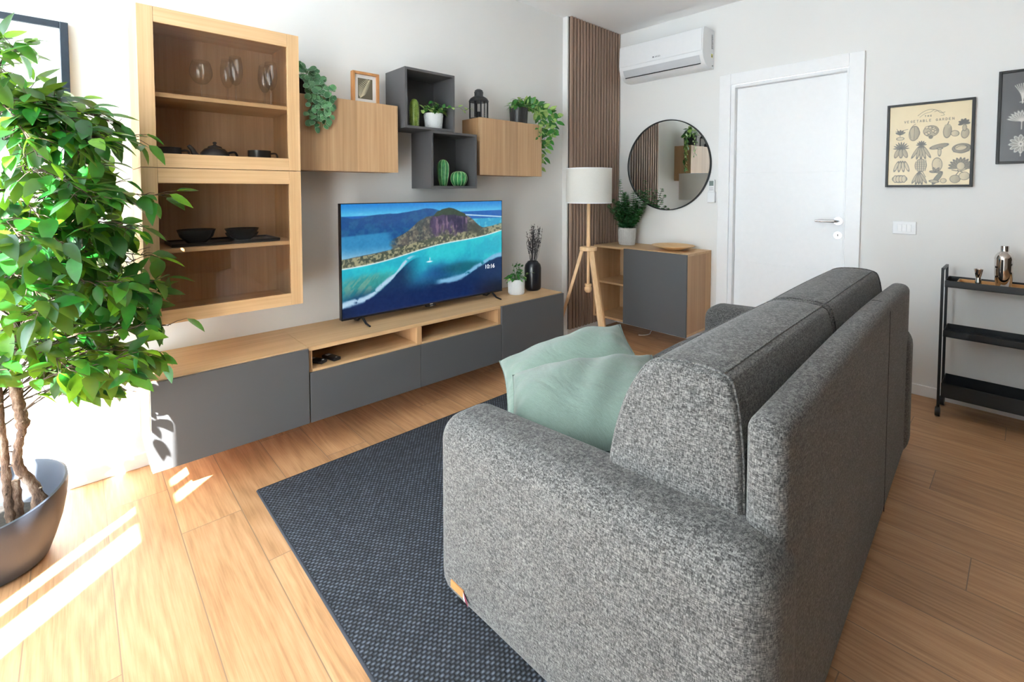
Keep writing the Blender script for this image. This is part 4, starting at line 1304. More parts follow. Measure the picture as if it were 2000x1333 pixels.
for b in range(84 + len(SPARSE)):
    z0 = rt.uniform(0.50, 1.60)
    s0 = at_height(tp1 if rt.random() < 0.5 else tp3, z0)
    az = rt.uniform(0, 2 * PI)
    if b % 2 == 0: az = rt.uniform(-1.3, 0.6)
    if math.cos(az) < -0.2 and rt.random() < 0.75: continue          # unseen window side thinned to let the sun through to the wall
    el = rt.uniform(-0.25, 0.55) + (z0 - 1.05) * 0.75
    d = Vector((math.cos(az) * math.cos(el), math.sin(az) * math.cos(el), math.sin(el))).normalized()
    tgt = CEN + d * crown_r(d) * rt.uniform(0.74, 1.03)
    tgt.z = tgt.z * 0.45 + (s0.z + d.z * 0.3) * 0.55
    tgt.z = max(0.50, tgt.z)
    if b >= 84:
        tgt = Vector(SPARSE[b - 84])
        s0 = at_height(tp1, min(1.5, tgt.z - 0.08))
    mid = (s0 + tgt) / 2 + Vector((0, 0, rt.uniform(0.02, 0.07)))
    if tgt.y > -0.04: tgt.y = -0.04 - rt.uniform(0, 0.04)
    if not ok_leaf(tgt): continue
    br = spline([s0, mid, tgt + Vector((0, 0, -0.02))], 7)
    mt_.tube(br, [0.0032 - 0.0018 * k / (len(br) - 1) for k in range(len(br))], 5)
    for k in range(3 if b < 84 else 7, len(br)):
        c = br[k]
        out = (br[min(k + 1, len(br) - 1)] - br[k - 1]).normalized()
        for q in range(2):
            sd_ = Vector((rt.uniform(-1, 1), rt.uniform(-1, 1), rt.uniform(-0.5, 0.5))).normalized()
            td = (out * 0.8 + sd_ * 0.8).normalized()
            tl = rt.uniform(0.02, 0.075)
            e = c + td * tl
            if not ok_leaf(e): continue
            mt_.tube([c, (c + e) / 2 + Vector((0, 0, 0.004)), e], [0.0014, 0.0012, 0.0009], 4)
            for j in range(rt.choice((0, 1, 2, 2))):
                ld = (td * 0.7 + Vector((rt.uniform(-0.8, 0.8), rt.uniform(-0.8, 0.8), rt.uniform(-0.9, 0.25)))).normalized()
                nr = Vector((rt.uniform(-0.5, 0.5), rt.uniform(-0.9, 0.3), 1.0)).normalized()
                LL = rt.uniform(0.056, 0.096)
                tip = e + ld * LL
                if not ok_leaf(tip): continue
                r_ = rt.random()
                ml.leaf(e, ld, nr, LL, LL * rt.uniform(0.46, 0.60), 0 if r_ < 0.50 else (1 if r_ < 0.86 else 2), 0.22, rt.uniform(0.05, 0.35), 'ficus', 5)
mt_.build('branches', M['twig'], tree, smooth=True)
ml.build('foliage', LEAF, tree, smooth=True)

# ------------------------------------------------------------------ small plants
def pot(parent, c, r0, r1, h, mat, wall=0.005, n=40, name='pot', ribs=0, soil=0.85):
    m = MB()
    prof = [(0, 0), (r0 - 0.004, 0), (r0, 0.004), (r1, h), (r1 - wall, h), (r1 - wall - 0.001, h * soil), (0, h * soil)]
    m.lathe(prof, c, n)
    b = m.build(name, mat, parent, auto=40)
    return b
def chevrons(parent, c, r0, r1, h, mat, nu=18, rows=7):
    """raised herringbone relief on a pot"""
    m = MB()
    for j in range(rows):
        za = h * (0.10 + 0.80 * j / rows); dz = h * 0.80 / rows * 0.95
        for k in range(nu):
            a = 2 * PI * k / nu; b = 2 * PI * (k + 0.5) / nu; e = 2 * PI * (k + 1) / nu
            pts = []
            for an, zz in ((a, za), (b, za + dz), (e, za)):
                rr = r0 + (r1 - r0) * zz / h + 0.0004
                pts.append((c[0] + rr * math.cos(an), c[1] + rr * math.sin(an), c[2] + zz))
            m.tube(pts, 0.0017, 4, cap=False)
    return m.build('chevron_relief', mat, parent)

def strand(mt, mlf, pts, leaf_r, step, sizes, shape, mats, rr, fold=0.15, out=None, curl=0.2):
    p = spline(pts, 6)
    mt.tube(p, 0.0011, 5)
    acc = 0
    side = 1
    for k in range(1, len(p)):
        acc += (p[k] - p[k - 1]).length
        if acc >= step:
            acc = 0
            side = -side
            d0 = (p[k] - p[k - 1]).normalized()
            lat = d0.cross(out or Vector((0, -1, 0)))
            if lat.length < 0.1: lat = Vector((1, 0, 0))
            lat.normalize()
            ld = (lat * side * rr.uniform(0.6, 1.1) + d0 * 0.5 + Vector((rr.uniform(-.3, .3), rr.uniform(-.7, .1), rr.uniform(-.3, .3)))).normalized()
            nr = ((out or Vector((0, -1, 0))) + Vector((rr.uniform(-.5, .5), rr.uniform(-.4, .4), rr.uniform(0, .8)))).normalized()
            s = rr.uniform(*sizes)
            e = p[k] + ld * 0.006
            mlf.leaf(e, ld, nr, s, s * leaf_r, rr.choice(mats), fold, curl, shape, 7 if shape == 'round' else 4)
            if shape == 'round':
                mlf.leaf(e - nr * 0.0010 - ld * 0.0012, ld, nr, s + 0.0026, s * leaf_r + 0.0030, 2, fold, curl, shape, 7)

# peperomia spilling over the left oak cabinet
rp = random.Random(4)
pe = thing('trailing_peperomia', 'round-leaved trailing plant in a dark pot on the left oak cabinet, beside the glass cabinet', 'potted plant', (0.70, -0.105, 1.7342))
pot(pe, (0.70, -0.105, 1.7342), 0.045, 0.055, 0.10, M['black_plastic'], soil=0.9)
mt_, ml = MB(), MB()
top = Vector((0.705, -0.115, 1.835))
for k in range(34):
    az = rp.uniform(0, 2 * PI); el = rp.uniform(0.0, 1.3)
    d = Vector((math.cos(az) * math.cos(el), math.sin(az) * math.cos(el), math.sin(el)))
    q = top + Vector((d.x * 0.060, d.y * 0.05, d.z * 0.045))
    if q.x < 0.625: q.x = 0.625
    mt_.tube([top - Vector((0, 0, 0.01)), q], 0.001, 4)
    s = rp.uniform(0.030, 0.044)
    l_d = (Vector((d.x, d.y * 0.3, -0.15 + 0.5 * d.z)) + Vector((rp.uniform(-.5, .5), -0.2, rp.uniform(-.5, .2)))).normalized(); l_n = (d * 0.6 + Vector((rp.uniform(-.3, .3), -0.9, 0.35))).normalized()
    ml.leaf(q, l_d, l_n, s, s * 0.92, rp.choice((0, 0, 1)), 0.12, 0.3, 'round', 6)
    ml.leaf(q - l_n * 0.0012 - l_d * 0.0016, l_d, l_n, s + 0.0034, s * 0.92 + 0.0036, 2, 0.12, 0.3, 'round', 6)
for k in range(14):
    xx = 0.690 + 0.0085 * k + rp.uniform(-0.006, 0.006)
    lo = {0: 1.63, 1: 1.60}.get(k, None) or (1.555 + rp.uniform(0, 0.09) if k < 11 else 1.63 + rp.uniform(0, 0.05))
    yy = -0.208 - rp.uniform(0, 0.025)
    strand(mt_, ml, [top + Vector((rp.uniform(-.02, .02), -0.02, 0)), (xx * 0.6 + 0.28, -0.165, 1.825), (xx, yy, 1.765), (xx + 0.004, yy, (1.765 + lo) / 2), (xx + rp.uniform(-.008, .008), yy, lo)], 0.95, 0.0185, (0.023, 0.034), 'round', (0, 0, 1, 1), rp, 0.1, curl=0.35)
mt_.build('stems', M['stem_green'], pe)
ml.build('foliage', PEP, pe, smooth=True)

# little framed leaf print on the left oak cabinet
fr = thing('small_picture_frame', 'small wooden frame with a cream leaf print standing on the left oak cabinet', 'picture frame', (1.045, -0.10, 1.7342))
fx0_, fx1_, fz0, fz1, fy_ = 0.968, 1.128, 1.7342, 1.917, -0.112
m = MB()
bw = 0.0135
m.box(fx0_, fy_, fz0, fx0_ + bw, fy_ + 0.03, fz1).box(fx1_ - bw, fy_, fz0, fx1_, fy_ + 0.03, fz1).box(fx0_ + bw, fy_, fz1 - bw, fx1_ - bw, fy_ + 0.03, fz1).box(fx0_ + bw, fy_, fz0, fx1_ - bw, fy_ + 0.03, fz0 + bw)
m.build('frame', M['frame_wood'], fr, bevel=0.001)
MB().box(fx0_ + bw, fy_ + 0.016, fz0 + bw, fx1_ - bw, fy_ + 0.022, fz1 - bw).build('mount_card', M['white_card'], fr)
m = MB().box(fx0_ + 0.036, fy_ + 0.0145, fz0 + 0.034, fx1_ - 0.036, fy_ + 0.0158, fz1 - 0.034)
pr_ = m.build('leaf_print', plain('olive_grey_print_ground', rgb(96, 92, 76), 0.7, 0.05), fr)
m = MB()
cxm = (fx0_ + fx1_) / 2
stem_ = [(cxm - 0.030, fy_ + 0.0142, fz0 + 0.036), (cxm - 0.012, fy_ + 0.0142, fz0 + 0.08), (cxm + 0.022, fy_ + 0.0142, fz1 - 0.04)]
ps = spline(stem_, 8)
m.tube(ps, 0.0009, 4)
for k in range(1, len(ps) - 1):
    for sgn in (-1, 1):
        Lf = 0.040 * math.sin(PI * (0.25 + 0.7 * k / len(ps)))
        tip = ps[k] + Vector((sgn * Lf * 0.85, 0, Lf * 0.55))
        tip.x = max(fx0_ + 0.038, min(fx1_ - 0.038, tip.x)); tip.z = min(fz1 - 0.036, tip.z)
        m.tube([ps[k], (ps[k] + tip) / 2 + Vector((0, 0, 0.002)), tip], [0.0013, 0.0016, 0.0004], 4)
m.build('leaf_drawing', plain('cream_print_ink', rgb(226, 218, 190), 0.7, 0.03), pr_)

# spiny cactus and potted plant in the upper cube
cs_ = thing('ceramic_spiny_cactus', 'tall olive cactus ornament with rows of pale spines at the left of the upper cube', 'ornament', (1.332, -0.155, 1.6262))
m = MB()
prof = [(0, 0), (0.024, 0), (0.027, 0.01), (0.029, 0.06), (0.029, 0.125), (0.024, 0.152), (0.014, 0.168), (0, 0.172)]
NR = 9
vsr = []
for r_, z_ in prof: vsr.append((r_, z_))
m.lathe(vsr, (1.332, -0.155, 1.6262), 36)
m.build('cactus_body', M['cactus_dot'], cs_, smooth=True)
m = MB()
for k in range(12):
    a = 2 * PI * k / 12
    for j in range(15):
        z_ = 0.008 + j * 0.0102
        rr_ = 0.0292 if z_ < 0.125 else 0.0292 - (z_ - 0.125) * 0.26
        if z_ < 0.02: rr_ = 0.0275
        c = Vector((1.332 + rr_ * math.cos(a), -0.155 + rr_ * math.sin(a), 1.6262 + z_))
        m.tube([c - Vector((math.cos(a), math.sin(a), 0)) * 0.001, c + Vector((math.cos(a), math.sin(a), 0.3)) * 0.0026], [0.0014, 0.0006], 4)
m.build('spines', M['cactus_dots'], cs_)

def bushy(label, name, c, r0, r1, h, potmat, spec, leafm, seed, chev=True):
    """spec: (count, spread, height, leaf size range, leaf ratio, shape, stem lift)"""
    rr = random.Random(seed)
    t = thing(name, label, 'potted plant', c)
    pb = pot(t, c, r0, r1, h, potmat)
    if chev: chevrons(pb, c, r0, r1, h, potmat)
    mt2, ml2 = MB(), MB()
    o = Vector((c[0], c[1], c[2] + h * 0.86))
    cnt, spread, hgt, sz, ratio, shape = spec
    for k in range(cnt):
        az = rr.uniform(0, 2 * PI); u = rr.random() ** 0.6
        q = o + Vector((math.cos(az) * spread * u, math.sin(az) * spread * u * 0.8, h * 0.14 + hgt * (1 - u * u) * rr.uniform(0.5, 1.0)))
        if q.y > -0.03: q.y = -0.03
        mt2.tube([o + Vector((math.cos(az), math.sin(az), 0)) * r0 * 0.3, (o + q) / 2 + Vector((0, 0, 0.01)), q], 0.0010, 4)
        d = Vector((math.cos(az), math.sin(az), rr.uniform(-0.7, 0.3))).normalized()
        s = rr.uniform(*sz)
        if q.y + d.y * s > -0.02: d.y = -abs(d.y)
        ml2.leaf(q, d, Vector((rr.uniform(-.3, .3), -0.5 + rr.uniform(-.3, .3), 1)).normalized(), s, s * ratio, rr.choice((0, 0, 1, 2)), 0.2, 0.3, shape, 5)
    return t, mt2, ml2, o, rr
c = (1.475, -0.145, 1.6262)
t, mt_, ml, o, rr = bushy('green and white leafy plant in a white textured pot inside the upper cube', 'potted_pothos', c, 0.050, 0.060, 0.098, M['white_pot'], (46, 0.062, 0.080, (0.030, 0.048), 0.72, 'heart'), IVY, 12)
strand(mt_, ml, [o, (1.53, -0.20, 1.755), (1.585, -0.255, 1.765), (1.62, -0.27, 1.745), (1.655, -0.275, 1.765)], 0.72, 0.026, (0.030, 0.042), 'heart', (0, 2, 2), rr, out=Vector((0, -0.6, 0.8)))
strand(mt_, ml, [o, (1.42, -0.20, 1.745), (1.375, -0.22, 1.735), (1.345, -0.225, 1.725)], 0.72, 0.018, (0.028, 0.040), 'heart', (0, 2), rr, out=Vector((0, -0.6, 0.8)))
strand(mt_, ml, [o, (1.53, -0.17, 1.76), (1.55, -0.19, 1.775)], 0.72, 0.018, (0.026, 0.036), 'heart', (0, 1, 2), rr, out=Vector((0, -0.6, 0.8)))
mt_.build('stems', M['stem_green'], t); ml.build('foliage', IVY, t, smooth=True)

def ribbed_cactus(name, label, c, prof, nr, depth):
    t = thing(name, label, 'ornament', c)
    m = MB()
    vs, fs = [], []
    n = nr * 8
    sp_ = spline([(a, b, 0) for a, b in prof], 5)
    rows = [(max(q.x, 0.0004), q.y) for q in sp_]
    for r_, z_ in rows:
        for k in range(n):
            a = 2 * PI * k / n
            rr_ = r_ * (1 - depth * (0.5 - 0.5 * abs(math.sin(a * nr / 2))) * 2)
            vs.append((c[0] + rr_ * math.cos(a), c[1] + rr_ * math.sin(a), c[2] + z_))
    for i in range(len(rows) - 1):
        for k in range(n):
            k2 = (k + 1) % n
            fs.append((i * n + k, i * n + k2, (i + 1) * n + k2, (i + 1) * n + k))
    fs.append(tuple(range(n - 1, -1, -1))); fs.append(tuple((len(rows) - 1) * n + k for k in range(n)))
    m.add(vs, fs)
    m.build('cactus_body', M['cactus'], t, smooth=True)
    m = MB()
    for k in range(nr):
        a = 2 * PI * (k + 0.5) / nr
        m.tube([(c[0] + r_ * 1.0 * math.cos(a), c[1] + r_ * 1.0 * math.sin(a), c[2] + z_) for r_, z_ in rows[2:]], 0.0016, 5)
    m.build('rib_lines', M['cactus_rib'], t)
ribbed_cactus('ceramic_cactus', 'tall oval ribbed green ceramic cactus at the left of the lower cube', (1.552, -0.135, 1.2747), [(0.020, 0), (0.025, 0.012), (0.034, 0.06), (0.0385, 0.105), (0.034, 0.142), (0.018, 0.163), (0.0, 0.168)], 9, 0.16)
ribbed_cactus('ceramic_cactus', 'squat round ribbed green ceramic cactus beside the tall one in the lower cube', (1.664, -0.150, 1.2747), [(0.022, 0), (0.038, 0.008), (0.053, 0.035), (0.054, 0.060), (0.043, 0.083), (0.020, 0.094), (0.0, 0.096)], 12, 0.14)

# lantern
ln = thing('black_lantern', 'small black metal candle lantern on the right oak cabinet', 'lantern', (1.868, -0.105, 1.7342))
LM = Matrix.Translation((1.868, -0.105, 1.7342)) @ Matrix.Rotation(R(20), 4, 'Z')
def LB():
    m = MB(); m.X = LM
    return m
hw = 0.044
LB().box(-hw - 0.004, -hw - 0.004, 0, hw + 0.004, hw + 0.004, 0.008).build('base', M['black_metal'], ln, bevel=0.001)
for sx in (-1, 1):
    for sy in (-1, 1):
        LB().box(sx * hw - 0.004, sy * hw - 0.004, 0.008, sx * hw + 0.004, sy * hw + 0.004, 0.118).build('post', M['black_metal'], ln)
for a, b, cc_, d in ((-hw + 0.004, -hw, hw - 0.004, -hw), (-hw + 0.004, hw, hw - 0.004, hw)):
    LB().box(a, b - 0.0008, 0.010, cc_, b + 0.0008, 0.118).build('pane', M['stemware'], ln)
for s_ in (-1, 1):
    LB().box(s_ * hw - 0.0008, -hw + 0.004, 0.010, s_ * hw + 0.0008, hw - 0.004, 0.118).build('pane', M['stemware'], ln)
m = LB()
m.box(-0.007, -hw - 0.0035, 0.010, 0.007, -hw - 0.0015, 0.118).box(-hw - 0.0035, -0.007, 0.010, -hw - 0.0015, 0.007, 0.118)
m.build('perforated_strip', M['black_metal'], ln)
m = LB()
for j in range(7):
    m.box(-0.0018, -hw - 0.0042, 0.020 + j * 0.013, 0.0018, -hw - 0.0034, 0.0236 + j * 0.013)
m.build('strip_dots', M['grey_plastic'], ln)
m = LB(); m.lathe([(0, 0.118), (0.068, 0.118), (0.068, 0.124), (0.058, 0.140), (0.040, 0.152), (0.030, 0.156), (0.030, 0.176), (0.032, 0.180), (0.026, 0.196), (0.014, 0.204), (0, 0.205)], n=4 * 8)
m.build('roof', M['black_metal'], ln, auto=35)
m = LB(); m.tube([(0.030, 0, 0.168)] + [(0.036 + 0.004 * math.sin(a), 0, 0.168 + 0.008 * math.cos(a)) for a in (0.5, 1.5, 2.5)] + [(0.030, 0, 0.16)], 0.0012, 6)
m.build('ring', M['black_metal'], ln)
m = LB(); m.lathe([(0, 0.008), (0.018, 0.008), (0.018, 0.05), (0, 0.05)], n=24)
m.build('candle', M['black_plastic'], ln, auto=40)

# pothos trailing from the right oak cabinet
c = (2.245, -0.105, 1.7342)
t, mt_, ml, o, rr = bushy('variegated pothos in a black ribbed pot trailing off the right oak cabinet', 'trailing_pothos', c, 0.062, 0.068, 0.118, M['black_plastic'], (44, 0.075, 0.085, (0.038, 0.062), 0.62, 'heart'), IVY, 31, False)
m = MB()
for k in range(36):
    a = 2 * PI * k / 36
    m.tube([(c[0] + 0.0622 * math.cos(a), c[1] + 0.0622 * math.sin(a), c[2] + 0.004), (c[0] + 0.0682 * math.cos(a), c[1] + 0.0682 * math.sin(a), c[2] + 0.116)], 0.0014, 4)
m.build('ribs', M['black_metal'], bpy.data.objects[[ch.name for ch in t.children if ch.name.startswith('pot')][0]])
for k in range(7):
    x2 = 2.418 + 0.018 * k; y2 = -0.13 - 0.014 * k
    lo = (1.50, 1.42, 1.48, 1.56, 1.60, 1.64, 1.70)[k]
    strand(mt_, ml, [o, (2.33, -0.14, 1.89), (x2 - 0.01, y2, 1.84), (x2 + 0.012, y2, (1.84 + lo) / 2), (x2 + rr.uniform(-.01, .015), y2, lo)], 0.66, 0.019, (0.044, 0.066), 'heart', (0, 0, 2, 2, 1), rr, 0.15, out=Vector((-0.5, -0.85, 0)))
for xx, lo in ((2.335, 1.64), (2.36, 1.60), (2.38, 1.67)):
    strand(mt_, ml, [o, (xx - 0.03, -0.18, 1.85), (xx, -0.215, 1.78), (xx + 0.005, -0.212, lo)], 0.6, 0.024, (0.024, 0.040), 'heart', (0, 2), rr, 0.15)
mt_.build('stems', M['stem_green'], t); ml.build('foliage', IVY, t, smooth=True)

# plant and vase on the bench
c = (2.118, -0.215, 0.5082)
t, mt_, ml, o, rr = bushy('small leafy plant in a white chevron pot on the bench between television and black vase', 'small_potted_plant', c, 0.056, 0.060, 0.108, M['white_pot'], (38, 0.062, 0.070, (0.028, 0.045), 0.6, 'ficus'), IVY, 17)
for a, b in ((-0.055, 0.215), (-0.01, 0.225), (0.02, 0.17)):
    strand(mt_, ml, [o, o + Vector((a * 0.5, -0.01, b * 0.35)), o + Vector((a, -0.02, b * 0.62))], 0.6, 0.020, (0.026, 0.038), 'ficus', (0, 1), rr)
strand(mt_, ml, [o, o + Vector((0.06, -0.02, 0.03)), o + Vector((0.115, -0.03, 0.05))], 0.5, 0.024, (0.024, 0.036), 'ficus', (0, 2), rr, out=Vector((0, 0, 1)))
strand(mt_, ml, [o, o + Vector((-0.06, -0.02, 0.02)), o + Vector((-0.10, -0.03, 0.01))], 0.5, 0.02, (0.02, 0.032), 'ficus', (0, 1), rr, out=Vector((0, 0, 1)))
mt_.build('stems', M['stem_green'], t); ml.build('foliage', IVY, t, smooth=True)

vz = thing('black_vase', 'tall glossy black vase with dark dried stems at the right end of the bench', 'vase', (2.300, -0.20, 0.5082))
m = MB(); m.lathe([(0, 0), (0.046, 0), (0.058, 0.010), (0.062, 0.028), (0.062, 0.165), (0.056, 0.190), (0.042, 0.206), (0.037, 0.214), (0.034, 0.214), (0.032, 0.195), (0, 0.19)], (2.300, -0.20, 0.5082), 48)
m.build('vase_body', M['black_vase'], vz, auto=50)
rv = random.Random(9)
m = MB()
for k in range(46):
    a = rv.uniform(0, 2 * PI); sp1 = rv.uniform(0, 0.026); sp2 = rv.uniform(0.0, 0.062)
    hh = rv.uniform(0.36, 0.485) - sp2 * 0.6
    b0 = Vector((2.300, -0.20, 0.700))
    p0_ = b0 + Vector((math.cos(a) * sp1, math.sin(a) * sp1, 0.0))
    tp_ = Vector((2.300 + 0.012 + math.cos(a) * sp2 * 1.2, -0.20 + math.sin(a) * sp2, 0.508 + hh))
    md = (p0_ + tp_) / 2 + Vector((rv.uniform(-.006, .006), rv.uniform(-.006, .006), 0))
    pp = spline([p0_, md, tp_], 5)
    m.tube(pp, [0.0013] * (len(pp) - 1) + [0.0006], 4)
    for q in range(5, len(pp)):
        for s_ in (-1, 1):
            e = pp[q] + Vector((rv.uniform(-.012, .012), rv.uniform(-.01, .01), rv.uniform(0.006, 0.018)))
            m.tube([pp[q], (pp[q] + e) / 2, e], [0.0008, 0.0018, 0.0005], 4)
m.build('dried_stems', M['black_stem'], vz)

# eucalyptus on the corner cabinet
eu = thing('potted_eucalyptus', 'feathery green eucalyptus in a pale grey pot on the corner cabinet, next to the mirror', 'potted plant', (3.405, -0.275, 0.7662))
c = (3.405, -0.275, 0.7662)
pb = pot(eu, c, 0.070, 0.078, 0.150, M['grey_pot'])
chevrons(pb, c, 0.070, 0.078, 0.150, M['grey_pot'], 24, 9)
mt_, ml = MB(), MB()
re_ = random.Random(14)
for k in range(30):
    a = re_.uniform(0, 2 * PI); sp2 = re_.uniform(0.02, 0.22)
    hh = re_.uniform(0.20, 0.40) * (1 - sp2 * 0.9)
    if k < 3:
        a, sp2, hh = ((2.4, 0.07, 0.44), (2.0, 0.03, 0.33), (-1.3, 0.20, 0.36))[k]
    p0_ = Vector((c[0] + 0.03 * math.cos(a), c[1] + 0.03 * math.sin(a), c[2] + 0.12))
    tp_ = Vector((min(c[0] + math.cos(a) * sp2, 3.53), min(-0.105, c[1] + math.sin(a) * sp2), c[2] + 0.13 + hh))
    pp = spline([p0_, (p0_ + tp_) / 2 + Vector((math.cos(a) * 0.012, -0.005, 0.02)), tp_], 9)
    mt_.tube(pp, 0.0012, 4)
    for q in range(3, len(pp)):
        t_ = q / len(pp)
        for s_ in range(3):
            an = q * 1.57 + s_ * 2.09
            d = Vector((math.cos(an), math.sin(an), 0.35)).normalized()
            s = re_.uniform(0.032, 0.046) * (1.15 - 0.60 * t_)
            e = pp[q]
            if e.x + d.x * s > L - 0.02 or e.y + d.y * s > -0.085: continue
            ml.leaf(e, d, (d.cross(Vector((0, 0, 1))).cross(d) + Vector((0, -0.4, 0))).normalized(), s, s * 0.8, re_.choice((0, 0, 1)), 0.15, 0.15, 'round', 4)
mt_.build('stems', M['twig'], eu); ml.build('foliage', EUC, eu, smooth=True)

# wooden plate
pl = tag(MB().lathe([(0, 0), (0.060, 0), (0.064, 0.004), (0.120, 0.018), (0.165, 0.033), (0.167, 0.037), (0.160, 0.038), (0.110, 0.024), (0.055, 0.013), (0, 0.012)], (3.372, -0.735, 0.7662), 72).build('wooden_plate', M['plate_wood'], auto=50), 'shallow round wooden plate on top of the corner cabinet', 'plate')

# two small remotes in the bench slot
for i, (xx, yy, rz, lb) in enumerate(((0.672, -0.330, 0.5, 'small black remote in the left bench slot, nearer the slot edge'), (0.742, -0.335, 0.25, 'small black remote in the left bench slot, to the right of the other one'))):
    t = thing('small_remote', lb, 'remote control', (xx, yy, 0.4003), 'remotes in the bench slot')
    m = MB(); m.X = Matrix.Translation((xx, yy, 0.4003)) @ Matrix.Rotation(rz, 4, 'Z')
    rbox(m, -0.021, -0.040, 0, 0.021, 0.060, 0.016, 0.005, 3)
    m.build('handset', M['black_plastic'], t, auto=50)
    m2 = MB(); m2.X = m.X
    m2.box(-0.012, 0.025, 0.0158, 0.012, 0.045, 0.0168).box(-0.004, -0.034, 0.0158, 0.004, -0.026, 0.0168)
    m2.build('buttons', M['grey_plastic'], t)

# ------------------------------------------------------------------ inside the glass cabinets
def wine_glass(x, y, z, prof, label, grp='stemmed glasses in the upper glass cabinet'):
    t = thing('wine_glass', label, 'glass', (x, y, z), grp)
    bowl, stemh, fr_ = prof
    m = MB(); m.lathe([(0, 0), (fr_, 0), (fr_, 0.0015), (0.006, 0.005), (0.0035, 0.012), (0.0032, stemh - 0.01), (0.006, stemh - 0.001)], (x, y, z), 32)
    m.build('stem', M['stemware'], t, smooth=True)
    outer = [(r_, stemh + h_) for r_, h_ in bowl]
    inner = [(r_ - 0.0012, stemh + h_ + (0.0012 if k < len(bowl) - 1 else 0)) for k, (r_, h_) in enumerate(bowl)][::-1]
    sp1 = spline([(a, b, 0) for a, b in outer], 4)
    m = MB(); m.lathe([(max(0, q.x), q.y) for q in sp1] + [(outer[-1][0] - 0.0012, outer[-1][1])] + [(max(0, q.x - 0.0012), q.y + 0.0008) for q in reversed(sp1)], (x, y, z), 40)
    m.build('bowl', M['stemware'], t, smooth=True)
BALLOON = ([(0, 0), (0.022, 0.006), (0.040, 0.030), (0.044, 0.055), (0.038, 0.085), (0.032, 0.100)], 0.075, 0.034)
FLUTE = ([(0, 0), (0.014, 0.008), (0.026, 0.035), (0.030, 0.070), (0.027, 0.105), (0.023, 0.130)], 0.085, 0.030)
wine_glass(0.236, -0.19, 1.6405, BALLOON, 'round balloon wine glass, leftmost on the top cabinet shelf')
wine_glass(0.368, -0.205, 1.6405, FLUTE, 'tall stemmed glass in the middle of the top cabinet shelf, front of its pair')
wine_glass(0.352, -0.125, 1.6405, FLUTE, 'tall stemmed glass in the middle of the top cabinet shelf, behind its pair')
wine_glass(0.516, -0.205, 1.6405, FLUTE, 'tall stemmed glass at the right end of the top cabinet shelf, front of its pair')
wine_glass(0.512, -0.125, 1.6405, FLUTE, 'tall stemmed glass at the right end of the top cabinet shelf, behind its pair')

zb = 1.3573
def mug(x, y, z, r_, h_, ang, label, name='mug'):
    t = thing(name, label, 'mug', (x, y, z))
    m = MB(); m.lathe([(0, 0), (r_ * 0.8, 0), (r_ * 0.95, 0.006), (r_, 0.02), (r_, h_), (r_ - 0.004, h_), (r_ - 0.004, 0.008), (0, 0.008)], (x, y, z), 36)
    m.build('cup_body', M['dark_ceramic'], t, auto=45)
    d = Vector((math.cos(ang), math.sin(ang), 0))
    o = Vector((x, y, z)) + d * (r_ - 0.003)
    m = MB(); m.tube(spline([o + Vector((0, 0, h_ * 0.85)), o + d * 0.026 + Vector((0, 0, h_ * 0.84)), o + d * 0.030 + Vector((0, 0, h_ * 0.45)), o + Vector((0, 0, h_ * 0.22))], 6), 0.0045, 8)
    m.build('handle', M['dark_ceramic'], t, smooth=True)
mug(0.115, -0.17, zb, 0.045, 0.075, 0.0, 'dark stoneware mug at the far left behind the upper smoked glass')
mug(0.470, -0.17, zb, 0.050, 0.080, -0.1, 'dark wide stoneware mug right of the teapot behind the upper smoked glass')
tp = thing('teapot', 'dark stoneware teapot with spout to the left behind the upper smoked glass', 'teapot', (0.285, -0.17, zb))
m = MB(); m.lathe([(0, 0), (0.038, 0), (0.052, 0.012), (0.060, 0.035), (0.056, 0.060), (0.040, 0.078), (0.026, 0.083), (0, 0.083)], (0.285, -0.17, zb), 40)
m.build('pot_body', M['dark_ceramic'], tp, smooth=True)
m = MB(); m.lathe([(0, 0.0832), (0.029, 0.0832), (0.026, 0.089), (0.008, 0.095), (0.005, 0.099), (0.009, 0.105), (0.006, 0.110), (0, 0.111)], (0.285, -0.17, zb), 32)
m.build('lid', M['dark_ceramic'], tp, smooth=True)
m = MB(); m.tube(spline([(0.238, -0.17, zb + 0.028), (0.212, -0.17, zb + 0.045), (0.198, -0.17, zb + 0.072), (0.184, -0.17, zb + 0.088)], 5), [0.016 - 0.0006 * k for k in range(16)], 12)
m.build('spout', M['dark_ceramic'], tp, smooth=True)
m = MB(); m.tube(spline([(0.338, -0.17, zb + 0.062), (0.366, -0.17, zb + 0.066), (0.374, -0.17, zb + 0.040), (0.345, -0.17, zb + 0.022)], 6), 0.005, 10)
m.build('handle', M['dark_ceramic'], tp, smooth=True)
zs_ = 1.0103
ty_ = thing('dark_tray', 'flat dark tray under the bowls behind the lower smoked glass', 'tray', (0.31, -0.18, zs_))
m = MB(); m.box(0.10, -0.290, zs_, 0.52, -0.075, zs_ + 0.006)
m.build('tray_base', M['black_plastic'], ty_, bevel=0.002)
m = MB()
for a in ((0.10, -0.290, 0.106, -0.075), (0.514, -0.290, 0.52, -0.075), (0.106, -0.290, 0.514, -0.284), (0.106, -0.081, 0.514, -0.075)):
    m.box(a[0], a[1], zs_ + 0.006, a[2], a[3], zs_ + 0.014)
m.build('tray_rim', M['black_plastic'], ty_)
def bowl(x, y, z, r_, h_, label):
    tag(MB().lathe([(0, 0), (r_ * 0.5, 0), (r_ * 0.55, 0.004), (r_ * 0.85, h_ * 0.45), (r_, h_), (r_ - 0.003, h_), (r_ * 0.80, h_ * 0.48), (r_ * 0.5, 0.010), (0, 0.010)], (x, y, z), 44).build('stoneware_bowl', M['dark_ceramic'], auto=50), label, 'bowl', 'dark bowls on the tray')
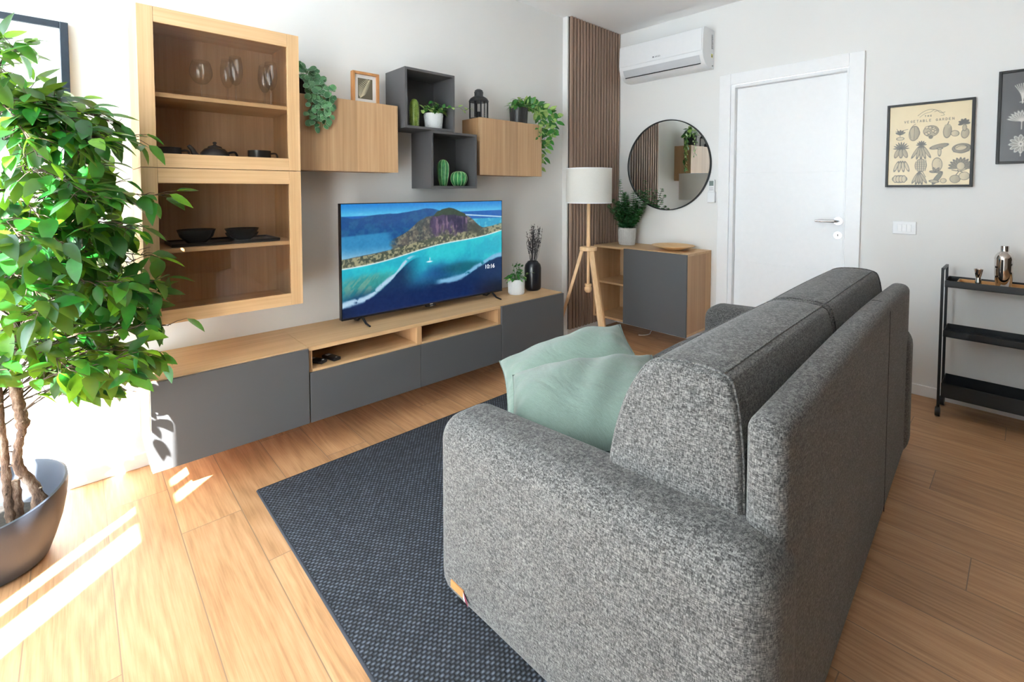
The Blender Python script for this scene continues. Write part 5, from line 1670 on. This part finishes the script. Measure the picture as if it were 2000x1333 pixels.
bowl(0.205, -0.18, zs_ + 0.0062, 0.074, 0.058, 'dark deep bowl, the left one on the tray behind the lower smoked glass')
bowl(0.385, -0.18, zs_ + 0.0062, 0.070, 0.034, 'dark shallow bowl at the right of the tray, bottom one of its stack')
bowl(0.385, -0.18, zs_ + 0.0262, 0.072, 0.034, 'dark shallow bowl at the right of the tray, top one of its stack')
# ------------------------------------------------------------------ pictures
class Ras:
    """small raster on which the prints are drawn in ink"""
    def __init__(s, w_, h_, ground):
        s.w, s.h = w_, h_
        s.im = np.ones((h_, w_, 3)) * np.asarray(ground, float)
        s.Y, s.X = np.mgrid[0:h_, 0:w_].astype(float)
    def blend(s, sl, a, c):
        a = np.clip(a, 0, 1)[..., None]
        s.im[sl] = s.im[sl] * (1 - a) + np.asarray(c, float) * a
    def line(s, pts, wd=1.2, c=(60, 56, 50), a=1.0):
        for p, q in zip(pts[:-1], pts[1:]):
            x0, x1 = sorted((p[0], q[0])); y0, y1 = sorted((p[1], q[1]))
            sl = (slice(max(0, int(y0 - wd - 1)), max(0, int(y1 + wd + 2))), slice(max(0, int(x0 - wd - 1)), max(0, int(x1 + wd + 2))))
            X, Y = s.X[sl], s.Y[sl]
            if X.size == 0: continue
            dx, dy = q[0] - p[0], q[1] - p[1]
            t = np.clip(((X - p[0]) * dx + (Y - p[1]) * dy) / (dx * dx + dy * dy + 1e-9), 0, 1)
            d = np.hypot(X - p[0] - t * dx, Y - p[1] - t * dy)
            s.blend(sl, a * np.clip(wd * 0.5 + 0.6 - d, 0, 1), c)
    def curve(s, pts, wd=1.2, c=(60, 56, 50), a=1.0):
        s.line([(q.x, q.y) for q in spline([(x, y, 0) for x, y in pts], 6)], wd, c, a)
    def ell(s, cx, cy, rx, ry, ang=0, fill=(150, 140, 118), edge=(78, 72, 62), ew=1.2, hatch=0.0, a=1.0):
        X, Y = s.X - cx, s.Y - cy
        u = X * math.cos(ang) + Y * math.sin(ang); v = -X * math.sin(ang) + Y * math.cos(ang)
        r = np.hypot(u / rx, v / ry)
        sl = (slice(0, s.h), slice(0, s.w))
        if fill is not None:
            s.blend(sl, a * np.clip((1 - r) * min(rx, ry), 0, 1), fill)
            if hatch:
                s.blend(sl, a * hatch * (r < 1) * np.clip(u / rx + 0.2, 0, 1) * (0.5 + 0.5 * np.sin((u * 1.0) * 2.1)), edge)
        if edge is not None:
            s.blend(sl, a * np.clip(ew * 0.5 + 0.6 - np.abs(r - 1) * min(rx, ry), 0, 1), edge)
    def leafs(s, cx, cy, n, r, spread, base, wd=3, c=(90, 86, 74), e=(58, 54, 48)):
        for k in range(n):
            a = base + spread * (k / (n - 1) - 0.5)
            ex, ey = cx + r * math.cos(a), cy + r * math.sin(a)
            s.ell((cx + ex) / 2, (cy + ey) / 2, r / 2, wd, a, c, e, 1.0, 0.4)

def letters(r, txt, x, y, h_, c, sp=1.0):
    """stroke lettering, capitals only"""
    G_ = {'V': [[(0, 0), (.4, 1), (.8, 0)]], 'E': [[(.7, 0), (0, 0), (0, 1), (.7, 1)], [(0, .5), (.55, .5)]], 'G': [[(.8, .2), (.4, 0), (0, .5), (.4, 1), (.8, .8), (.8, .55), (.5, .55)]],
          'T': [[(0, 0), (.8, 0)], [(.4, 0), (.4, 1)]], 'A': [[(0, 1), (.4, 0), (.8, 1)], [(.15, .65), (.65, .65)]], 'B': [[(0, 0), (0, 1), (.6, .95), (.7, .75), (.5, .5), (0, .5)], [(0, 0), (.55, .05), (.6, .3), (.5, .5)]],
          'L': [[(0, 0), (0, 1), (.65, 1)]], 'R': [[(0, 1), (0, 0), (.6, .05), (.65, .35), (.5, .5), (0, .5)], [(.35, .5), (.75, 1)]], 'D': [[(0, 0), (0, 1), (.5, .95), (.8, .5), (.5, .05), (0, 0)]],
          'N': [[(0, 1), (0, 0), (.75, 1), (.75, 0)]], 'H': [[(0, 0), (0, 1)], [(.75, 0), (.75, 1)], [(0, .5), (.75, .5)]], ' ': []}
    for ch in txt:
        for st_ in G_[ch]:
            r.line([(x + a * h_ * 0.8, y + b * h_) for a, b in st_], 1.1, c)
        x += h_ * sp
    return x

def wall_picture(name, label, y0, y1, z0, z1, img, fw=0.013, dep=0.024):
    t = thing(name, label, 'picture', (L, (y0 + y1) / 2, z0))
    m = MB()
    xo, xi = L - dep, L - 0.001
    m.box(xo, y0, z0, xi, y0 - fw, z1).box(xo, y1 + fw, z0, xi, y1, z1).box(xo, y0 - fw, z1 - fw, xi, y1 + fw, z1).box(xo, y0 - fw, z0, xi, y1 + fw, z0 + fw)
    m.build('frame', M['black_frame'], t, bevel=0.001)
    MB().box(L - 0.014, y0 - fw, z0 + fw, L - 0.004, y1 + fw, z1 - fw).build('backing_board', M['white_card'], t)
    colour_grid('print', M['print'], t, (L - 0.0148, y0 - fw, z0 + fw), (0, -1, 0), (0, 0, 1), abs(y1 - y0) - 2 * fw, z1 - z0 - 2 * fw, img)
INK = (78, 72, 62); MID = (172, 158, 128); PAL = (200, 184, 148)
r = Ras(250, 300, (226, 208, 168))
r.im += (fbm(r.X / 250, r.Y / 300, 6, 7, 3)[..., None] - 0.5) * 10
r.curve([(90, 40), (105, 28), (125, 20), (145, 24), (160, 36), (172, 34)], 1.2, INK, 0.7)
r.curve([(96, 46), (112, 34), (128, 30), (140, 22)], 1.0, INK, 0.6)
r.curve([(140, 30), (156, 28), (170, 44), (160, 46)], 1.0, INK, 0.6)
letters(r, 'THE', 112, 41, 5, INK, 1.7)
letters(r, 'VEGETABLE GARDEN', 48, 56, 8, INK, 1.22)
# row 1
r.ell(36, 122, 12, 6, 0, PAL, INK, 1.0); r.curve([(36, 116), (32, 100), (24, 84)], 1.2, INK); r.curve([(35, 104), (46, 92), (60, 88)], 1.2, INK); r.curve([(30, 96), (20, 92)], 1, INK); r.leafs(36, 106, 5, 16, 2.2, -1.57, 3)
r.ell(80, 105, 16, 27, 0.1, MID, INK, 1.3, 0.5); r.curve([(70, 122), (66, 96), (74, 78), (84, 70)], 1.3, INK); r.curve([(90, 126), (98, 104), (90, 84)], 1.3, INK); r.curve([(80, 128), (81, 100), (80, 80)], 1, INK)
r.ell(132, 100, 23, 20, 0, MID, INK, 1.4, 0.3)
for k in range(11):
    r.ell(132 + 14 * math.cos(k * 2.4), 98 + 12 * math.sin(k * 1.9), 6, 4.5, k, PAL, INK, 1.1)
r.ell(132, 122, 6, 6, 0, (110, 100, 82), INK)
r.ell(181, 104, 12, 24, 0.05, MID, INK, 1.3, 0.6); r.ell(181, 86, 10, 8, 0, MID, None); r.curve([(181, 80), (184, 70)], 2, INK); r.ell(203, 114, 12, 10, 0.3, PAL, INK, 1.3, 0.5)
r.ell(232, 116, 11, 17, 0.1, MID, INK, 1.3, 0.6); r.ell(230, 96, 6, 11, 0, MID, INK, 1.1, 0.4); r.leafs(228, 80, 6, 16, 3.4, -1.7, 4, (58, 56, 48))
# row 2
r.leafs(40, 160, 9, 22, 3.1, -1.57, 2.0, (110, 104, 88))
for dx_, rr_ in ((-13, 0.35), (0, 0.0), (13, -0.35)):
    r.ell(40 + dx_, 178, 7, 17, rr_, MID, INK, 1.2, 0.5)
r.leafs(104, 150, 7, 14, 3.0, -1.57, 2.0, (80, 76, 64))
for k, a in enumerate((-0.5, -0.22, 0.0, 0.22, 0.5)):
    r.ell(104 + 36 * math.sin(a), 178 - 4 * abs(a), 4.5, 23, -a, MID, INK, 1.2, 0.5)
r.ell(158, 158, 27, 8, -0.22, (140, 130, 108), INK, 1.3, 0.4); r.ell(160, 178, 5, 15, 0, PAL, INK, 1.2, 0.5); r.ell(160, 166, 8, 3, 0, MID, INK)
r.ell(223, 168, 26, 16, -0.1, (132, 122, 100), INK, 1.5, 0.4); r.ell(221, 166, 18, 10, -0.1, PAL, INK, 1.4); r.curve([(206, 168), (220, 160), (238, 162)], 1.4, INK); r.curve([(200, 180), (224, 186), (246, 178)], 1.6, INK)
# row 3
for dx_, a in ((-16, 0.35), (-5, 0.12), (6, -0.1), (18, -0.35)):
    r.ell(42 + dx_, 228, 5, 19, a, PAL, INK, 1.2, 0.5)
r.ell(104, 226, 18, 24, 0, MID, INK, 1.3, 0.2)
for k in range(5):
    r.curve([(92 + k * 6, 206), (90 + k * 7, 226), (93 + k * 5.5, 247)], 2.2, PAL); r.curve([(95 + k * 6, 206), (93 + k * 7, 226), (96 + k * 5.5, 247)], 1.3, INK)
for k in range(4): r.line([(88, 214 + k * 8), (120, 214 + k * 8)], 1.0, INK, 0.7)
r.ell(154, 224, 15, 24, -0.05, PAL, INK, 1.5, 0.35); r.ell(160, 212, 1.5, 1.5, 0, INK, None); r.ell(150, 236, 1.3, 1.3, 0, INK, None)
r.leafs(222, 236, 11, 33, 3.3, -1.57, 4.5, (128, 118, 96)); r.ell(223, 232, 12, 14, 0, PAL, INK, 1.3, 0.4); r.curve([(198, 246), (222, 250), (246, 240)], 2.4, INK, 0.8)
# row 4
r.ell(38, 284 - 8, 24, 14, 0, MID, INK, 1.3, 0.3)
for k in (-14, -5, 5, 14): r.ell(38 + k, 276, 7, 13, 0, PAL, INK, 1.1, 0.3)
for k, a in enumerate((-0.45, -0.2, 0.0, 0.2, 0.5)):
    r.ell(100 + 26 * math.sin(a), 272 + 2 * (k % 2), 4.5, 21, -a, MID, INK, 1.3, 0.6)
r.curve([(96, 254), (102, 248), (110, 250), (120, 270)], 1.8, INK)
r.ell(156, 274, 7.5, 25, 0.55, (112, 108, 90), INK, 1.5, 0.5); r.ell(174, 284, 9, 8, 0, PAL, INK, 1.2, 0.4); r.leafs(150, 252, 4, 18, 3.0, -1.5, 4, (120, 112, 94)); r.ell(146, 286, 14, 5, 0.1, MID, INK)
r.ell(208, 278, 15, 14, 0, MID, INK, 1.3, 0.5); r.ell(234, 268, 15, 14, 0.2, PAL, INK, 1.3, 0.5); r.curve([(210, 264), (217, 252), (214, 246)], 2, INK); r.curve([(230, 255), (220, 250)], 2, INK)
veg = r.im[:, :]
wall_picture('vegetable_print', 'black-framed cream print of vegetables headed VEGETABLE GARDEN above the light switch', -2.066, -2.460, 1.267, 1.772, veg)

r = Ras(200, 250, (78, 79, 82))
WH = (212, 210, 204)
r.curve([(100, 20), (100, 26)], 1, WH)
for cx, cy, kind in ((42, 62, 0), (100, 62, 1), (158, 62, 0), (42, 132, 1), (100, 132, 0), (158, 132, 1), (42, 205, 2), (100, 205, 1), (158, 205, 2)):
    if kind == 0:
        for k in range(9):
            a = -1.57 + (k - 4) * 0.14
            r.curve([(cx, cy + 26), (cx + 12 * math.cos(a) * 0.6, cy), (cx + 30 * math.cos(a), cy + 30 * math.sin(a))], 1.0, WH)
        r.line([(cx - 5, cy + 22), (cx + 5, cy + 22)], 1.6, WH)
        r.curve([(cx + 3, cy + 24), (cx + 18, cy - 4), (cx + 26, cy - 18)], 1, WH); r.ell(cx + 26, cy - 20, 4, 4, 0, WH, None)
    elif kind == 1:
        for k in range(11):
            a = -1.57 + (k - 5) * 0.27
            ex, ey = cx + 27 * math.cos(a), cy + 4 + 27 * math.sin(a)
            r.ell((cx + ex) / 2, (cy + 4 + ey) / 2, 13, 2.6, a, (150, 148, 142), WH, 1.0)
        r.line([(cx, cy), (cx, cy + 28)], 1.6, WH)
    else:
        for k in range(12):
            a = k * 0.52
            r.ell(cx + 13 * math.cos(a), cy - 4 + 15 * math.sin(a), 10, 4, a, (146, 144, 136), WH, 1.0)
        r.line([(cx, cy + 8), (cx, cy + 30)], 1.4, WH)
wall_picture('botanical_chart', 'black-framed dark grey print with pale plant drawings, right of the vegetable print', -2.548, -2.952, 1.392, 1.895, r.im)

po = thing('fern_poster', 'large white botanical poster in a dark frame behind the ficus tree', 'picture', (-0.545, 0, 0.90))
px0, px1, pz0, pz1 = -0.90, -0.190, 0.902, 1.925
fw = 0.026
m = MB()
m.box(px0, -0.030, pz0, px0 + fw, -0.001, pz1).box(px1 - fw, -0.030, pz0, px1, -0.001, pz1).box(px0 + fw, -0.030, pz1 - fw, px1 - fw, -0.001, pz1).box(px0 + fw, -0.030, pz0, px1 - fw, -0.001, pz0 + fw)
m.build('frame', M['poster_frame'], po, bevel=0.002)
MB().box(px0 + fw, -0.018, pz0 + fw, px1 - fw, -0.004, pz1 - fw).build('backing_board', M['white_card'], po)
r = Ras(220, 324, (246, 246, 244))
def fern(r, pts, ln_, n=18, c=(112, 136, 84), c2=(146, 166, 116)):
    sp_ = spline([(x, y, 0) for x, y in pts], 10)
    r.line([(q.x, q.y) for q in sp_], 1.0, c)
    for k in range(2, len(sp_), 3):
        t = k / len(sp_)
        d = (sp_[k] - sp_[k - 1]).normalized()
        for s_ in (-1, 1):
            nrm = Vector((-d.y * s_, d.x * s_, 0))
            ll = ln_ * math.sin(PI * (0.12 + 0.86 * t)) ** 0.7
            e = sp_[k] + (nrm * 0.92 + d * 0.35) * ll
            r.ell((sp_[k].x + e.x) / 2, (sp_[k].y + e.y) / 2, ll / 2, 1.1, math.atan2(e.y - sp_[k].y, e.x - sp_[k].x), c2, c, 0.6)
fern(r, [(160, 62), (172, 48), (184, 40), (198, 44)], 13)
fern(r, [(60, 140), (64, 100), (58, 60), (50, 34)], 20)
fern(r, [(120, 300), (118, 250), (126, 200), (120, 160)], 26)
fern(r, [(40, 310), (44, 270), (40, 230)], 20)
for k in range(30):
    r.ell(158 + 8 * math.cos(k * 2.4) * (k / 30), 74 + 9 * math.sin(k * 2.4) * (k / 30), 2.2, 2.2, 0, (66, 46, 66), (96, 76, 96), 0.8)
colour_grid('print', M['print'], po, (px0 + fw, -0.0186, pz0 + fw), (1, 0, 0), (0, 0, 1), px1 - px0 - 2 * fw, pz1 - pz0 - 2 * fw, r.im)
